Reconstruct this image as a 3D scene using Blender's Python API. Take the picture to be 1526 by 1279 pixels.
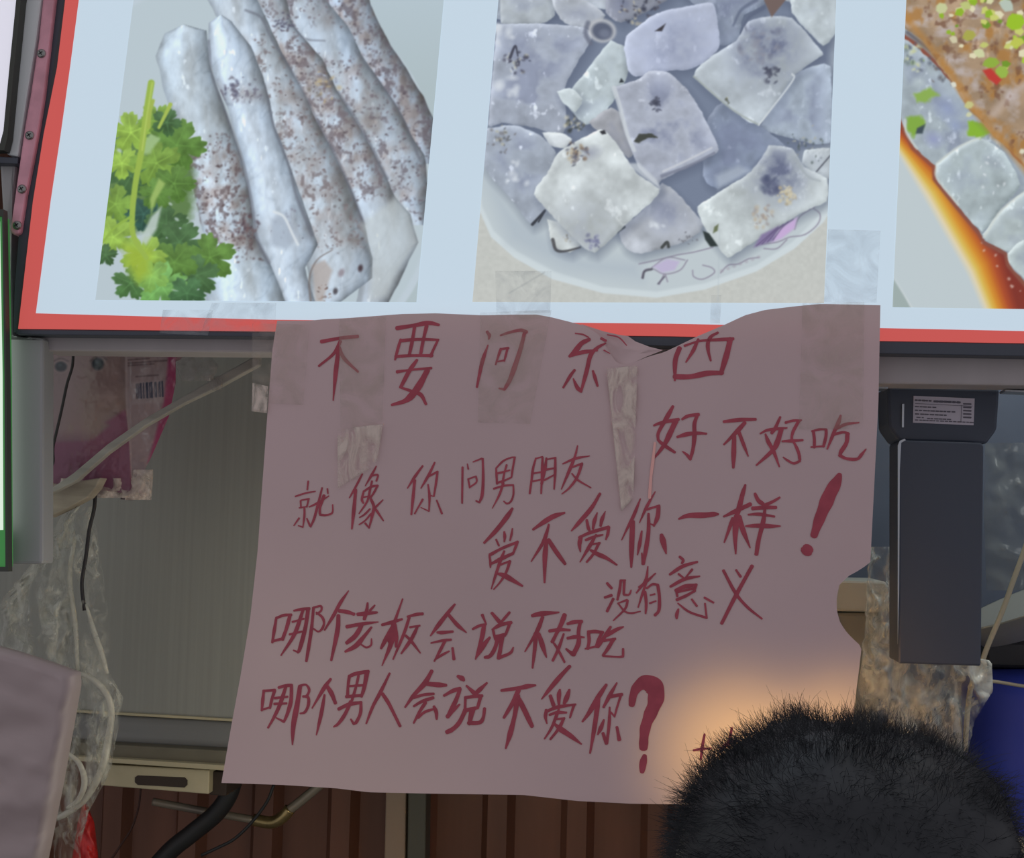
import bpy, bmesh, math, random
import numpy as np
from mathutils import Vector, Matrix

for o in list(bpy.data.objects):
    bpy.data.objects.remove(o, do_unlink=True)
S = bpy.context.scene
COL = S.collection
W, H, F = 1526.0, 1279.0, 2000.0

# ---------------------------------------------------------------- camera
cam_d = bpy.data.cameras.new('camera')
cam = bpy.data.objects.new('camera', cam_d)
COL.objects.link(cam)
S.camera = cam
CAM = Vector((0.0, -1.7, 1.82))
MC = (Matrix.Rotation(math.radians(6), 4, 'Z') @ Matrix.Rotation(math.radians(94), 4, 'X')
      @ Matrix.Rotation(math.radians(1.5), 4, 'Z'))
cam.matrix_world = Matrix.Translation(CAM) @ MC
cam_d.sensor_width = 36.0
cam_d.lens = F / W * 36.0
cam_d.clip_start = 0.02

# ---------------------------------------------------------------- light
S.view_settings.view_transform = 'Standard'
S.view_settings.look = 'None'
S.view_settings.gamma = 1.0
S.view_settings.use_curve_mapping = False
S.view_settings.exposure = 0.0
world = bpy.data.worlds.new('world')
S.world = world
world.use_nodes = True
wb = world.node_tree.nodes['Background']
wb.inputs['Color'].default_value = (0.99, 0.95, 1.0, 1)      # dull street light all round
wb.inputs['Strength'].default_value = 0.40


def lamp(name, kind, loc, power, col, size, rot=None):
    d = bpy.data.lights.new(name, kind)
    d.energy = power
    d.color = col
    if kind == 'AREA':
        d.size = size
    else:
        d.shadow_soft_size = size
    o = bpy.data.objects.new(name, d)
    o.location = loc
    if rot:
        o.rotation_euler = rot
    COL.objects.link(o)
    return o


# ---------------------------------------------------------------- helpers
def ray(px, py):
    return (MC @ Vector(((px - W / 2) / F, -(py - H / 2) / F, -1.0))).to_3d()


def at(px, py, Y):
    d = ray(px, py)
    return CAM + d * ((Y - CAM.y) / d.y)


def lin(c):
    c = np.asarray(c, dtype=np.float64) / 255.0
    return np.where(c <= 0.04045, c / 12.92, ((c + 0.055) / 1.055) ** 2.4)


def tag(o, label, cat, group=None, kind=None):
    o['label'] = label
    o['category'] = cat
    if group:
        o['group'] = group
    if kind:
        o['kind'] = kind
    return o


def empty(name, loc, label, cat, group=None):
    o = bpy.data.objects.new(name, None)
    o.location = loc
    o.empty_display_size = 0.05
    COL.objects.link(o)
    return tag(o, label, cat, group)


def mk(name, verts, faces, mat, parent=None, smooth=False):
    me = bpy.data.meshes.new(name)
    me.from_pydata([tuple(v) for v in verts], [], faces)
    me.validate()
    if smooth:
        me.polygons.foreach_set('use_smooth', [True] * len(me.polygons))
    me.materials.append(mat)
    o = bpy.data.objects.new(name, me)
    COL.objects.link(o)
    if parent is not None:
        o.parent = parent
        o.matrix_parent_inverse = Matrix.Translation(parent.location).inverted()
    me.update()
    return o


def fixnormals(o):
    bm = bmesh.new()
    bm.from_mesh(o.data)
    bmesh.ops.recalc_face_normals(bm, faces=bm.faces)
    bm.to_mesh(o.data)
    bm.free()
    return o


def bevel(o, w, seg=2):
    m = o.modifiers.new('bevel', 'BEVEL')
    m.width = w
    m.segments = seg
    m.limit_method = 'ANGLE'
    return o


def prism(name, poly, Y0, Y1, mat, parent=None, bev=0.0):
    """pixel outline at depth Y0, extruded straight back to Y1"""
    f = [at(x, y, Y0) for x, y in poly]
    n = len(f)
    v = f + [Vector((p.x, Y1, p.z)) for p in f]
    fc = [list(range(n)), list(range(2 * n - 1, n - 1, -1))]
    for i in range(n):
        j = (i + 1) % n
        fc.append([i, i + n, j + n, j])
    o = fixnormals(mk(name, v, fc, mat, parent))
    if bev:
        bevel(o, bev)
    return o


def boxw(name, a, b, mat, parent=None, bev=0.0):
    x0, y0, z0 = a
    x1, y1, z1 = b
    v = [(x0, y0, z0), (x1, y0, z0), (x1, y1, z0), (x0, y1, z0), (x0, y0, z1), (x1, y0, z1), (x1, y1, z1), (x0, y1, z1)]
    f = [(0, 3, 2, 1), (4, 5, 6, 7), (0, 1, 5, 4), (1, 2, 6, 5), (2, 3, 7, 6), (3, 0, 4, 7)]
    o = mk(name, v, f, mat, parent)
    if bev:
        bevel(o, bev)
    return o


def catmull(pts, n=6):
    P = [np.array(p, float) for p in pts]
    if len(P) < 3:
        out = []
        for i in range(len(P) - 1):
            for k in range(n):
                out.append(P[i] + (P[i + 1] - P[i]) * k / n)
        return out + [P[-1]]
    Q = [2 * P[0] - P[1]] + P + [2 * P[-1] - P[-2]]
    out = []
    for i in range(1, len(Q) - 2):
        for k in range(n):
            t = k / n
            a, b, c, d = Q[i - 1], Q[i], Q[i + 1], Q[i + 2]
            out.append(0.5 * (2 * b + (c - a) * t + (2 * a - 5 * b + 4 * c - d) * t * t + (3 * b - a - 3 * c + d) * t ** 3))
    return out + [P[-1]]


def tube(name, pts, r, mat, parent=None, n=6, sides=8):
    """round cord through world points; r a number or one per point"""
    rr = r if isinstance(r, (list, tuple)) else [r] * len(pts)
    C = catmull([list(p) + [q] for p, q in zip(pts, rr)], n)
    v, f = [], []
    for i, c in enumerate(C):
        p = Vector(c[:3])
        t = Vector(C[min(i + 1, len(C) - 1)][:3]) - Vector(C[max(i - 1, 0)][:3])
        t.normalize()
        up = Vector((0, 1, 0)) if abs(t.y) < 0.9 else Vector((1, 0, 0))
        a = t.cross(up).normalized()
        b = t.cross(a).normalized()
        for k in range(sides):
            th = 2 * math.pi * k / sides
            v.append(p + (a * math.cos(th) + b * math.sin(th)) * max(c[3], 1e-5))
    m = len(C)
    for i in range(m - 1):
        for k in range(sides):
            l = (k + 1) % sides
            f.append((i * sides + k, i * sides + l, (i + 1) * sides + l, (i + 1) * sides + k))
    f.append(list(range(sides)))
    f.append(list(range((m - 1) * sides, m * sides)))
    return fixnormals(mk(name, v, f, mat, parent, True))


def fbm2(x, y, seed=0, octv=4):
    """smooth numpy value noise, roughly -1..1"""
    x = np.asarray(x, float)
    y = np.asarray(y, float)
    out = np.zeros(np.broadcast(x, y).shape)
    amp, tot = 1.0, 0.0
    for o in range(octv):
        rng = np.random.RandomState(seed * 17 + o)
        g = rng.rand(64, 64)
        fx, fy = x * 2 ** o + 7.3 * o, y * 2 ** o + 3.1 * o
        ix, iy = np.floor(fx).astype(int), np.floor(fy).astype(int)
        tx, ty = fx - ix, fy - iy
        tx, ty = tx * tx * (3 - 2 * tx), ty * ty * (3 - 2 * ty)
        a = g[iy % 64, ix % 64]
        b = g[iy % 64, (ix + 1) % 64]
        c = g[(iy + 1) % 64, ix % 64]
        d = g[(iy + 1) % 64, (ix + 1) % 64]
        out += amp * ((a * (1 - tx) + b * tx) * (1 - ty) + (c * (1 - tx) + d * tx) * ty)
        tot += amp
        amp *= 0.5
    return out / tot * 2 - 1


# ---------------------------------------------------------------- materials
def mat(name, col, rough=0.6, metal=0.0, var=0.0, scale=20.0, stretch=(1, 1, 1), spec=0.5, bump=0.0, emit=0.0, trans=0.0):
    m = bpy.data.materials.new(name)
    m.use_nodes = True
    nt = m.node_tree
    p = nt.nodes['Principled BSDF']
    c = tuple(lin(col)) + (1.0,)
    p.inputs['Base Color'].default_value = c
    p.inputs['Roughness'].default_value = rough
    p.inputs['Metallic'].default_value = metal
    p.inputs['Specular IOR Level'].default_value = spec
    if emit:
        p.inputs['Emission Color'].default_value = c
        p.inputs['Emission Strength'].default_value = emit
    if var or bump:
        tc = nt.nodes.new('ShaderNodeTexCoord')
        mp = nt.nodes.new('ShaderNodeMapping')
        mp.inputs['Scale'].default_value = stretch
        nz = nt.nodes.new('ShaderNodeTexNoise')
        nz.inputs['Scale'].default_value = scale
        nz.inputs['Detail'].default_value = 5
        nt.links.new(tc.outputs['Object'], mp.inputs['Vector'])
        nt.links.new(mp.outputs['Vector'], nz.inputs['Vector'])
        if var:
            r = nt.nodes.new('ShaderNodeValToRGB')
            r.color_ramp.elements[0].position = 0.3
            r.color_ramp.elements[1].position = 0.7
            l = lin(col)
            r.color_ramp.elements[0].color = tuple(l * (1 - var)) + (1,)
            r.color_ramp.elements[1].color = tuple(np.minimum(l * (1 + var), 1)) + (1,)
            nt.links.new(nz.outputs['Fac'], r.inputs['Fac'])
            nt.links.new(r.outputs['Color'], p.inputs['Base Color'])
        if bump:
            b = nt.nodes.new('ShaderNodeBump')
            b.inputs['Strength'].default_value = bump
            b.inputs['Distance'].default_value = 0.004
            nt.links.new(nz.outputs['Fac'], b.inputs['Height'])
            nt.links.new(b.outputs['Normal'], p.inputs['Normal'])
    if trans:
        t = nt.nodes.new('ShaderNodeBsdfTranslucent')
        t.inputs['Color'].default_value = c
        x = nt.nodes.new('ShaderNodeMixShader')
        x.inputs[0].default_value = trans
        nt.links.new(p.outputs[0], x.inputs[1])
        nt.links.new(t.outputs[0], x.inputs[2])
        nt.links.new(x.outputs[0], nt.nodes['Material Output'].inputs['Surface'])
    return m


def film(name, col, fac, rough=0.15, scale=30.0, vary=0.5, stretch=(1, 1, 1), lo=0.35, hi=0.7):
    """thin clear plastic: see-through with milky patches and glints"""
    m = bpy.data.materials.new(name)
    m.use_nodes = True
    nt = m.node_tree
    p = nt.nodes['Principled BSDF']
    p.inputs['Base Color'].default_value = tuple(lin(col)) + (1,)
    p.inputs['Roughness'].default_value = rough
    t = nt.nodes.new('ShaderNodeBsdfTransparent')
    x = nt.nodes.new('ShaderNodeMixShader')
    tc = nt.nodes.new('ShaderNodeTexCoord')
    nz = nt.nodes.new('ShaderNodeTexNoise')
    nz.inputs['Scale'].default_value = scale
    nz.inputs['Detail'].default_value = 6
    nz.inputs['Distortion'].default_value = 1.5
    mr = nt.nodes.new('ShaderNodeMapRange')
    mr.inputs['From Min'].default_value = lo
    mr.inputs['From Max'].default_value = hi
    mr.inputs['To Min'].default_value = fac * (1 - vary)
    mr.inputs['To Max'].default_value = min(1, fac * (1 + vary))
    mp = nt.nodes.new('ShaderNodeMapping')
    mp.inputs['Scale'].default_value = stretch
    nt.links.new(tc.outputs['Object'], mp.inputs['Vector'])
    nt.links.new(mp.outputs['Vector'], nz.inputs['Vector'])
    nt.links.new(nz.outputs['Fac'], mr.inputs['Value'])
    nt.links.new(mr.outputs['Result'], x.inputs[0])
    nt.links.new(t.outputs[0], x.inputs[1])
    nt.links.new(p.outputs[0], x.inputs[2])
    nt.links.new(x.outputs[0], nt.nodes['Material Output'].inputs['Surface'])
    return m


def print_mat(name, attr, emit, base):
    """printed artwork, colour per point of the sheet; emit > 0 for the backlit board"""
    m = bpy.data.materials.new(name)
    m.use_nodes = True
    nt = m.node_tree
    p = nt.nodes['Principled BSDF']
    a = nt.nodes.new('ShaderNodeAttribute')
    a.attribute_name = attr
    mul = nt.nodes.new('ShaderNodeMixRGB')
    mul.blend_type = 'MULTIPLY'
    mul.inputs[0].default_value = 1.0
    mul.inputs[2].default_value = (base, base, base, 1)
    nt.links.new(a.outputs['Color'], mul.inputs[1])
    nt.links.new(mul.outputs[0], p.inputs['Base Color'])
    p.inputs['Roughness'].default_value = 0.6
    p.inputs['Specular IOR Level'].default_value = 0.2
    if emit:
        nt.links.new(a.outputs['Color'], p.inputs['Emission Color'])
        p.inputs['Emission Strength'].default_value = emit
    return m


def painted_sheet(name, canvas, quad, fn, step, mt, parent):
    """sheet whose outline is the pixel quad tl,tr,br,bl; fn(px,py) -> point; colours from canvas"""
    tl, tr, br, bl = [np.array(q, float) for q in quad]
    nu = int(max(abs(tr[0] - tl[0]), abs(br[0] - bl[0])) / step) + 1
    nv = int(max(abs(bl[1] - tl[1]), abs(br[1] - tr[1])) / step) + 1
    u = np.linspace(0, 1, nu)[None, :, None]
    v = np.linspace(0, 1, nv)[:, None, None]
    P = (tl * (1 - u) + tr * u) * (1 - v) + (bl * (1 - u) + br * u) * v
    X, Yp = P[..., 0].ravel(), P[..., 1].ravel()
    co = fn(X, Yp)
    idx = np.arange(nu * nv).reshape(nv, nu)
    fc = np.stack([idx[1:, :-1], idx[1:, 1:], idx[:-1, 1:], idx[:-1, :-1]], -1).reshape(-1, 4)
    me = bpy.data.meshes.new(name)
    me.vertices.add(len(co))
    me.vertices.foreach_set('co', co.ravel())
    me.loops.add(fc.size)
    me.loops.foreach_set('vertex_index', fc.ravel().astype(np.int32))
    me.polygons.add(len(fc))
    me.polygons.foreach_set('loop_start', (np.arange(len(fc)) * 4).astype(np.int32))
    me.update(calc_edges=True)
    col = lin(canvas.sample(X, Yp))
    at_ = me.color_attributes.new('print', 'FLOAT_COLOR', 'POINT')
    at_.data.foreach_set('color', np.concatenate([col, np.ones((len(col), 1))], 1).astype(np.float32).ravel())
    me.materials.append(mt)
    o = bpy.data.objects.new(name, me)
    COL.objects.link(o)
    if parent is not None:
        o.parent = parent
        o.matrix_parent_inverse = Matrix.Translation(parent.location).inverted()
    return o


MCn = np.array(MC.to_3x3())
CAMn = np.array(CAM)


def at_np(px, py, Y):
    d = np.stack([(px - W / 2) / F, -(py - H / 2) / F, -np.ones_like(px)], -1) @ MCn.T
    t = (Y - CAMn[1]) / d[..., 1]
    return CAMn + d * t[..., None]


# ---------------------------------------------------------------- painter for the printed food photos
class Canvas:
    def __init__(s, x0, y0, x1, y1, base, ox, oy, sc):
        s.x0, s.y0, s.w, s.h = x0, y0, x1 - x0, y1 - y0
        s.a = np.zeros((s.h, s.w, 3)) + np.array(base, float)
        s.ox, s.oy, s.sc = ox, oy, sc
        s.gx, s.gy = np.meshgrid(np.arange(s.w) + x0 + 0.5, np.arange(s.h) + y0 + 0.5)

    def P(s, pts):
        p = np.array(pts, float)
        return np.stack([p[:, 0] / s.sc + s.ox, p[:, 1] / s.sc + s.oy], -1)

    def sample(s, X, Y):
        fx = np.clip(X - s.x0 - 0.5, 0, s.w - 1.001)
        fy = np.clip(Y - s.y0 - 0.5, 0, s.h - 1.001)
        ix, iy = fx.astype(int), fy.astype(int)
        tx, ty = (fx - ix)[:, None], (fy - iy)[:, None]
        a = s.a
        return (a[iy, ix] * (1 - tx) + a[iy, ix + 1] * tx) * (1 - ty) + (a[iy + 1, ix] * (1 - tx) + a[iy + 1, ix + 1] * tx) * ty

    def box(s, p, m):
        xa = int(max(0, p[:, 0].min() - m - s.x0)); xb = int(min(s.w, p[:, 0].max() + m - s.x0 + 1))
        ya = int(max(0, p[:, 1].min() - m - s.y0)); yb = int(min(s.h, p[:, 1].max() + m - s.y0 + 1))
        return slice(ya, max(ya, yb)), slice(xa, max(xa, xb))

    def sd(s, p, m=8):
        """signed distance, positive inside, over the box of px polygon p"""
        b = s.box(p, m)
        x, y = s.gx[b], s.gy[b]
        d = np.full(x.shape, 1e9)
        ins = np.zeros(x.shape, bool)
        n = len(p)
        for i in range(n):
            ax, ay = p[i]
            bx, by = p[(i + 1) % n]
            ex, ey = bx - ax, by - ay
            t = np.clip(((x - ax) * ex + (y - ay) * ey) / (ex * ex + ey * ey + 1e-9), 0, 1)
            d = np.minimum(d, np.hypot(x - ax - t * ex, y - ay - t * ey))
            c = ((ay > y) != (by > y))
            ins ^= c & (x < (bx - ax) * (y - ay) / (by - ay + 1e-12) + ax)
        return b, np.where(ins, d, -d)

    def blend(s, b, mask, col):
        mask = np.clip(mask, 0, 1)[..., None]
        s.a[b] = s.a[b] * (1 - mask) + np.asarray(col, float) * mask

    def fill(s, pts, col, soft=1.0, alpha=1.0, wob=0.0, seed=0):
        p = s.P(pts)
        b, d = s.sd(p, 4 + soft * 2)
        if wob:
            d = d + wob * fbm2(s.gx[b] / 9, s.gy[b] / 9, seed, 3)
        s.blend(b, (d / soft + 0.5) * 1.0 if soft <= 1 else np.clip(d / soft + 0.5, 0, 1), col) if alpha == 1 else \
            s.blend(b, np.clip(d / soft + 0.5, 0, 1) * alpha, col)

    def line(s, pts, w, col, alpha=1.0, soft=1.0):
        """smooth stroke, w in local units (number or start,end)"""
        w0, w1 = (w, w) if not isinstance(w, tuple) else w
        C = np.array(catmull(pts, 5))
        p = s.P(C)
        b = s.box(p, max(w0, w1) / s.sc + 3)
        x, y = s.gx[b], s.gy[b]
        best = np.full(x.shape, -1e9)
        n = len(p)
        for i in range(n - 1):
            ax, ay = p[i]
            ex, ey = p[i + 1] - p[i]
            t = np.clip(((x - ax) * ex + (y - ay) * ey) / (ex * ex + ey * ey + 1e-9), 0, 1)
            r = (w0 + (w1 - w0) * (i + t) / (n - 1)) / s.sc / 2
            best = np.maximum(best, r - np.hypot(x - ax - t * ex, y - ay - t * ey))
        s.blend(b, np.clip(best / soft + 0.5, 0, 1) * alpha, col)

    def blob(s, cx, cy, rx, ry, rot, col, alpha=1.0, soft=0.6):
        p = s.P([(cx, cy)])[0]
        rx, ry = rx / s.sc, ry / s.sc
        R = max(rx, ry) * 1.3 + 2
        b = s.box(np.array([p]), R)
        x, y = s.gx[b] - p[0], s.gy[b] - p[1]
        c, n = math.cos(rot), math.sin(rot)
        q = np.hypot((x * c + y * n) / rx, (-x * n + y * c) / ry)
        s.blend(b, np.clip((1 - q) / soft + 0.0, 0, 1) * alpha, col)

    def roll(s, left, right, base, spots, spotcol, seed, hi=1.0, shift=0.0):
        """a rolled rice sheet between two side curves; spots: (y0,y1,density)"""
        L, R = s.P(left), s.P(right)
        L = L - np.array([shift, 0])
        ya, yb = min(L[0, 1], R[0, 1]), max(L[-1, 1], R[-1, 1])
        p = np.concatenate([L, R])
        b = s.box(p, 3)
        x, y = s.gx[b], s.gy[b]
        wob = fbm2(x / 26, y / 26, seed + 5, 3) * 4
        xl = np.interp(y, L[:, 1], L[:, 0]) + wob * 0.5
        xr = np.interp(y, R[:, 1], R[:, 0]) + wob * 0.5
        u = (x - xl) / np.maximum(xr - xl, 1)
        inside = np.minimum(np.minimum((x - xl), (xr - x)), np.minimum(y - ya, yb - y + 1)) + 0.5
        inside = np.where((u > -0.2) & (u < 1.2), inside, -1)
        n1 = fbm2(x / 30 + u, y / 60, seed, 4)
        n2 = fbm2(x / 7, y / 11, seed + 1, 3)
        prof = 1.0 - 0.42 * np.clip((u - 0.62) / 0.38, 0, 1) ** 1.6 - 0.16 * np.clip((0.18 - u) / 0.18, 0, 1)
        prof += 0.10 * np.exp(-((u - 0.33) / 0.2) ** 2) * hi
        shade = prof + 0.19 * n1 + 0.08 * n2
        c = np.array(base, float) * np.array((.955, .99, 1.03)) * shade[..., None]
        c = c + np.array((-6, -1, 6)) * np.clip(n1, -1, 1)[..., None]
        # crease lines
        k = fbm2(u * 2.2 + 0.02 * y, y / 70, seed + 9, 3)
        c -= (np.exp(-(k / 0.05) ** 2) * 11)[..., None]
        # glints
        g = np.clip((fbm2(x / 5, y / 13, seed + 3, 2) - 0.52) * 5, 0, 1) * np.exp(-((u - 0.4) / 0.25) ** 2)
        c += (g * 40 * hi)[..., None]
        ly = (y - s.oy) * s.sc
        dens = np.zeros(x.shape)
        for (a0, a1, dn) in spots:
            dens = np.maximum(dens, dn * np.clip((ly - a0) / 60, 0, 1) * np.clip((a1 - ly) / 60, 0, 1))
        sp = 0.8 * fbm2(x / 5.5, y / 6.5, seed + 20, 2) + 0.7 * fbm2(x / 15, y / 22, seed + 21, 3)
        m = np.clip((sp - (0.50 - 0.50 * dens)) * 2.2, 0, 1) * np.clip(dens * 3, 0, 1) * np.clip((1.05 - u) * 6, 0, 1)
        haze = np.clip(dens * 0.6 * (0.55 + 1.6 * fbm2(x / 14, y / 18, seed + 30, 3)), 0, 0.7)
        hz = np.array((150, 138, 134))  * np.clip(shade, 0.5, 1.2)[..., None]
        c = c * (1 - haze[..., None]) + hz * haze[..., None]
        c = c * (1 - 0.68 * m[..., None]) + np.array(spotcol) * 0.68 * m[..., None]
        s.blend(b, inside, np.clip(c, 0, 255))
        rg = random.Random(seed)
        for (a0, a1, dn) in spots:
            for _ in range(int(dn * (a1 - a0) / 3.2)):
                yy = rg.uniform(a0, a1)
                py = yy / s.sc + s.oy
                if not ya < py < yb:
                    continue
                u0 = rg.uniform(.08, .93)
                xa_, xb_ = np.interp(py, L[:, 1], L[:, 0]), np.interp(py, R[:, 1], R[:, 0])
                px_ = xa_ + (xb_ - xa_) * u0
                k = rg.uniform(.75, 1.2)
                s.blob((px_ - s.ox) * s.sc, yy, rg.uniform(4, 12), rg.uniform(4, 9), rg.uniform(-.8, .8), [min(255, q * k) for q in spotcol], rg.uniform(.3, .8), .8)

    def piece(s, pts, base, seed, cloud=0.5, cpos=None, gloss=0.4, edge=18, shadow=0.55):
        """one translucent filled square of rice sheet, its contact shadow first"""
        p = s.P(pts)
        p = np.array(catmull(np.concatenate([p, p[:1]]), 3))[:-1] * 0.55 + np.array(
            [p[i // 3] + (p[(i // 3 + 1) % len(p)] - p[i // 3]) * (i % 3) / 3 for i in range(3 * len(p))]) * 0.45
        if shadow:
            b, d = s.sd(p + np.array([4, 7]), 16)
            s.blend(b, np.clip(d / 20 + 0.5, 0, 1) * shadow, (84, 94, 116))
        b, d = s.sd(p, 4)
        d = d + 1.2 * fbm2(s.gx[b] / 8, s.gy[b] / 8, seed + 7, 2)
        x, y = s.gx[b], s.gy[b]
        n1 = fbm2(x / 34, y / 34, seed, 4) * 1.9
        n2 = fbm2(x / 11, y / 11, seed + 1, 3)
        col = np.array(base, float) * (1 + 0.10 * n1 + 0.06 * n2)[..., None]
        dep = np.clip(d / 30, 0, 1)
        if cpos is None:
            cm = np.clip(n1 * 1.4 + 0.35, 0, 1) * dep * cloud
        else:
            q = s.P([cpos[:2]])[0]
            cm = np.exp(-(((x - q[0]) ** 2 + (y - q[1]) ** 2) / (cpos[2] / s.sc) ** 2)) * cloud * np.clip(0.75 + 0.6 * n2 + .4 * n1, 0, 1.3)
        col = col * (1 - np.clip(cm, 0, 1)[..., None]) + np.array((112, 120, 146)) * np.clip(cm, 0, 1)[..., None]
        # thick rim: lighter upper, darker lower
        gy_, gx_ = np.gradient(d)
        rim = np.exp(-(d / 5.0) ** 2)
        col += ((gy_ * 0.7 + gx_ * 0.5) * rim * edge * 1.5)[..., None] + (rim * edge * 0.25)[..., None]
        g = np.clip((fbm2(x / 7, y / 10, seed + 3, 3) + .7 * fbm2(x / 26, y / 26, seed + 4, 2) - 0.5) * 2.4, 0, 1) * gloss
        col += (g * 52)[..., None]
        s.blend(b, d + 0.5, np.clip(col, 0, 255))

    def grit(s, cx, cy, r, n, cols, seed, size=(3, 9)):
        rg = random.Random(seed)
        for _ in range(n):
            a, q = rg.random() * 6.28, r * rg.random() ** 0.7
            s.blob(cx + q * math.cos(a), cy + q * math.sin(a), rg.uniform(*size), rg.uniform(*size), rg.random() * 3, rg.choice(cols), 0.72, 0.9)

    def leaf(s, cx, cy, r, rot, col, seed, lobes=5):
        """a jagged cilantro leaf with lighter veins"""
        rg = random.Random(seed)
        pts = []
        N = 90
        for i in range(N):
            th = 2 * math.pi * i / N
            q = th / (2 * math.pi)
            lo = abs(math.sin(lobes * math.pi * q))
            rr = r * (0.42 + 0.5 * lo ** 0.6 + 0.13 * abs(math.sin(lobes * 4 * math.pi * q)) + rg.uniform(-0.05, 0.05))
            pts.append((cx + rr * math.cos(th + rot), cy + rr * math.sin(th + rot) * 0.9))
        p = s.P(pts)
        b, d = s.sd(p, 3)
        x, y = s.gx[b], s.gy[b]
        n1 = fbm2(x / 12, y / 12, seed, 3)
        c = np.array(col, float) * (1 + 0.22 * n1)[..., None] + (np.clip(-(y - cy / s.sc - s.oy) / (r / s.sc), -1, 1) * 12)[..., None]
        s.blend(b, d + 0.5, np.clip(c, 0, 255))
        for i in range(lobes):
            th = 2 * math.pi * (i + 0.5) / lobes + rot
            s.line([(cx, cy), (cx + r * 0.8 * math.cos(th), cy + r * 0.72 * math.sin(th))], (7, 2), np.array(col) * 1.22, 0.55)


def soften(c, k=1):
    for _ in range(k):
        a = np.pad(c.a, ((1, 1), (1, 1), (0, 0)), mode='edge')
        a = (a[:-2] + 2 * a[1:-1] + a[2:]) / 4
        c.a = (a[:, :-2] + 2 * a[:, 1:-1] + a[:, 2:]) / 4
    return c


def food_rolls():
    c = Canvas(128, -130, 672, 460, (186, 203, 210), 100, 0, 2.631)
    c.a += np.clip((60 - c.gy[..., None]) / 180, -0.4, 1.0) * np.array((8, 9, 14))
    # big pale plate behind
    pl = [(640 + 830 * math.cos(t), 720 + 830 * math.sin(t)) for t in np.linspace(0, 2 * math.pi, 60)[:-1]]
    c.fill(pl, (199, 214, 224), 3)
    pl = [(640 + 800 * math.cos(t), 725 + 800 * math.sin(t)) for t in np.linspace(0, 2 * math.pi, 60)[:-1]]
    c.fill(pl, (192, 208, 215), 6, 0.8)
    br = (96, 82, 86)
    c.roll([(930, -340), (1010, 0), (1080, 120), (1180, 280), (1270, 430), (1330, 560), (1380, 640)],
           [(1120, -340), (1190, 20), (1270, 180), (1330, 270), (1400, 380), (1437, 470), (1435, 640)], (186, 194, 203), [(-300, 620, 0.95)], (104, 96, 104), 11, 1, 14)
    c.roll([(740, -340), (850, 0), (890, 110), (960, 170), (1060, 330), (1130, 460), (1190, 560), (1250, 690), (1290, 780), (1390, 880)],
           [(940, -340), (1015, 0), (1100, 100), (1150, 210), (1230, 320), (1300, 430), (1345, 520), (1402, 610), (1412, 720), (1400, 880)], (194, 202, 208), [(-200, 130, .5), (200, 560, 0.6), (520, 870, 0.7)], (112, 104, 112), 23, 1, 18)
    c.roll([(560, -340), (700, 0), (780, 60), (830, 180), (910, 280), (970, 430), (1030, 560), (1100, 690), (1150, 830), (1180, 960), (1200, 1100), (1180, 1185)],
           [(800, -340), (862, 0), (885, 100), (1000, 230), (1060, 360), (1130, 470), (1192, 580), (1250, 690), (1285, 770), (1345, 840), (1378, 950), (1262, 1185)], (196, 203, 208), [(-200, 180, .45), (110, 800, 0.85)], (116, 106, 112), 37, 1, 18)
    c.roll([(560, -100), (640, 60), (720, 150), (770, 300), (800, 430), (850, 600), (890, 720), (940, 880), (980, 960), (1010, 1100), (1000, 1185)],
           [(700, -100), (782, 80), (850, 220), (922, 350), (982, 480), (1045, 600), (1112, 740), (1165, 870), (1200, 1010), (1198, 1090), (1070, 1185)], (200, 207, 211), [(130, 330, .5), (300, 1000, 0.62)], (120, 108, 110), 41, 1, 22)
    c.roll([(600, 58), (556, 90), (548, 180), (575, 300), (630, 430), (690, 620), (720, 790), (740, 930), (800, 1080), (850, 1185)],
           [(604, 58), (645, 84), (722, 180), (782, 340), (815, 500), (875, 650), (935, 820), (983, 960), (930, 1050), (975, 1185)], (206, 215, 222), [(300, 420, .5), (820, 960, .3)], (112, 108, 124), 53, 1.5)
    c.roll([(455, 96), (380, 132), (346, 220), (392, 400), (430, 520), (480, 680), (520, 860), (560, 1000), (545, 1185)],
           [(460, 96), (545, 120), (562, 270), (622, 440), (682, 620), (722, 800), (738, 930), (800, 1040), (855, 1185)], (204, 213, 217), [(520, 1030, 0.95)], (100, 84, 86), 67)
    # dark clefts between the rolls
    for pts, w in (([(556, 160), (570, 300), (622, 440), (684, 620), (724, 800), (742, 930), (790, 1030)], (8, 16)),
                   ([(700, 40), (762, 70), (800, 150), (850, 230), (922, 350), (985, 480)], (10, 8)),
                   ([(775, 330), (812, 500), (870, 650), (900, 770), (960, 920)], (6, 14)),
                   ([(985, 480), (1048, 600), (1112, 740), (1165, 880)], (10, 12)),
                   ([(1062, 360), (1135, 470), (1195, 580), (1255, 700)], (9, 12)),
                   ([(880, 90), (930, 150), (1010, 160)], (8, 6)), ([(1130, 200), (1230, 330), (1310, 450), (1380, 620)], (6, 10))):
        c.line(pts, w, (108, 112, 124), 0.6, 3)
    # open film ends
    c.fill([(1150, 880), (1290, 770), (1345, 840), (1378, 950), (1300, 1060), (1255, 1160), (1185, 1180), (1200, 1010)], (198, 207, 208), 10, .6)
    c.fill([(800, 860), (860, 830), (900, 920), (860, 980), (800, 960)], (176, 190, 206), 8, .8)
    c.line([(810, 830), (850, 850), (880, 910), (905, 960)], 10, (232, 240, 244), .8, 2)
    c.fill([(960, 1040), (1010, 1020), (1040, 1060), (1000, 1185), (975, 1185)], (186, 178, 174), 5, .8)
    c.line([(955, 1185), (950, 1090), (980, 1020), (1040, 980)], (8, 4), (120, 108, 104), .7, 2)
    c.blob(1150, 1052, 13, 20, .2, (76, 62, 68), .95)
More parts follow.
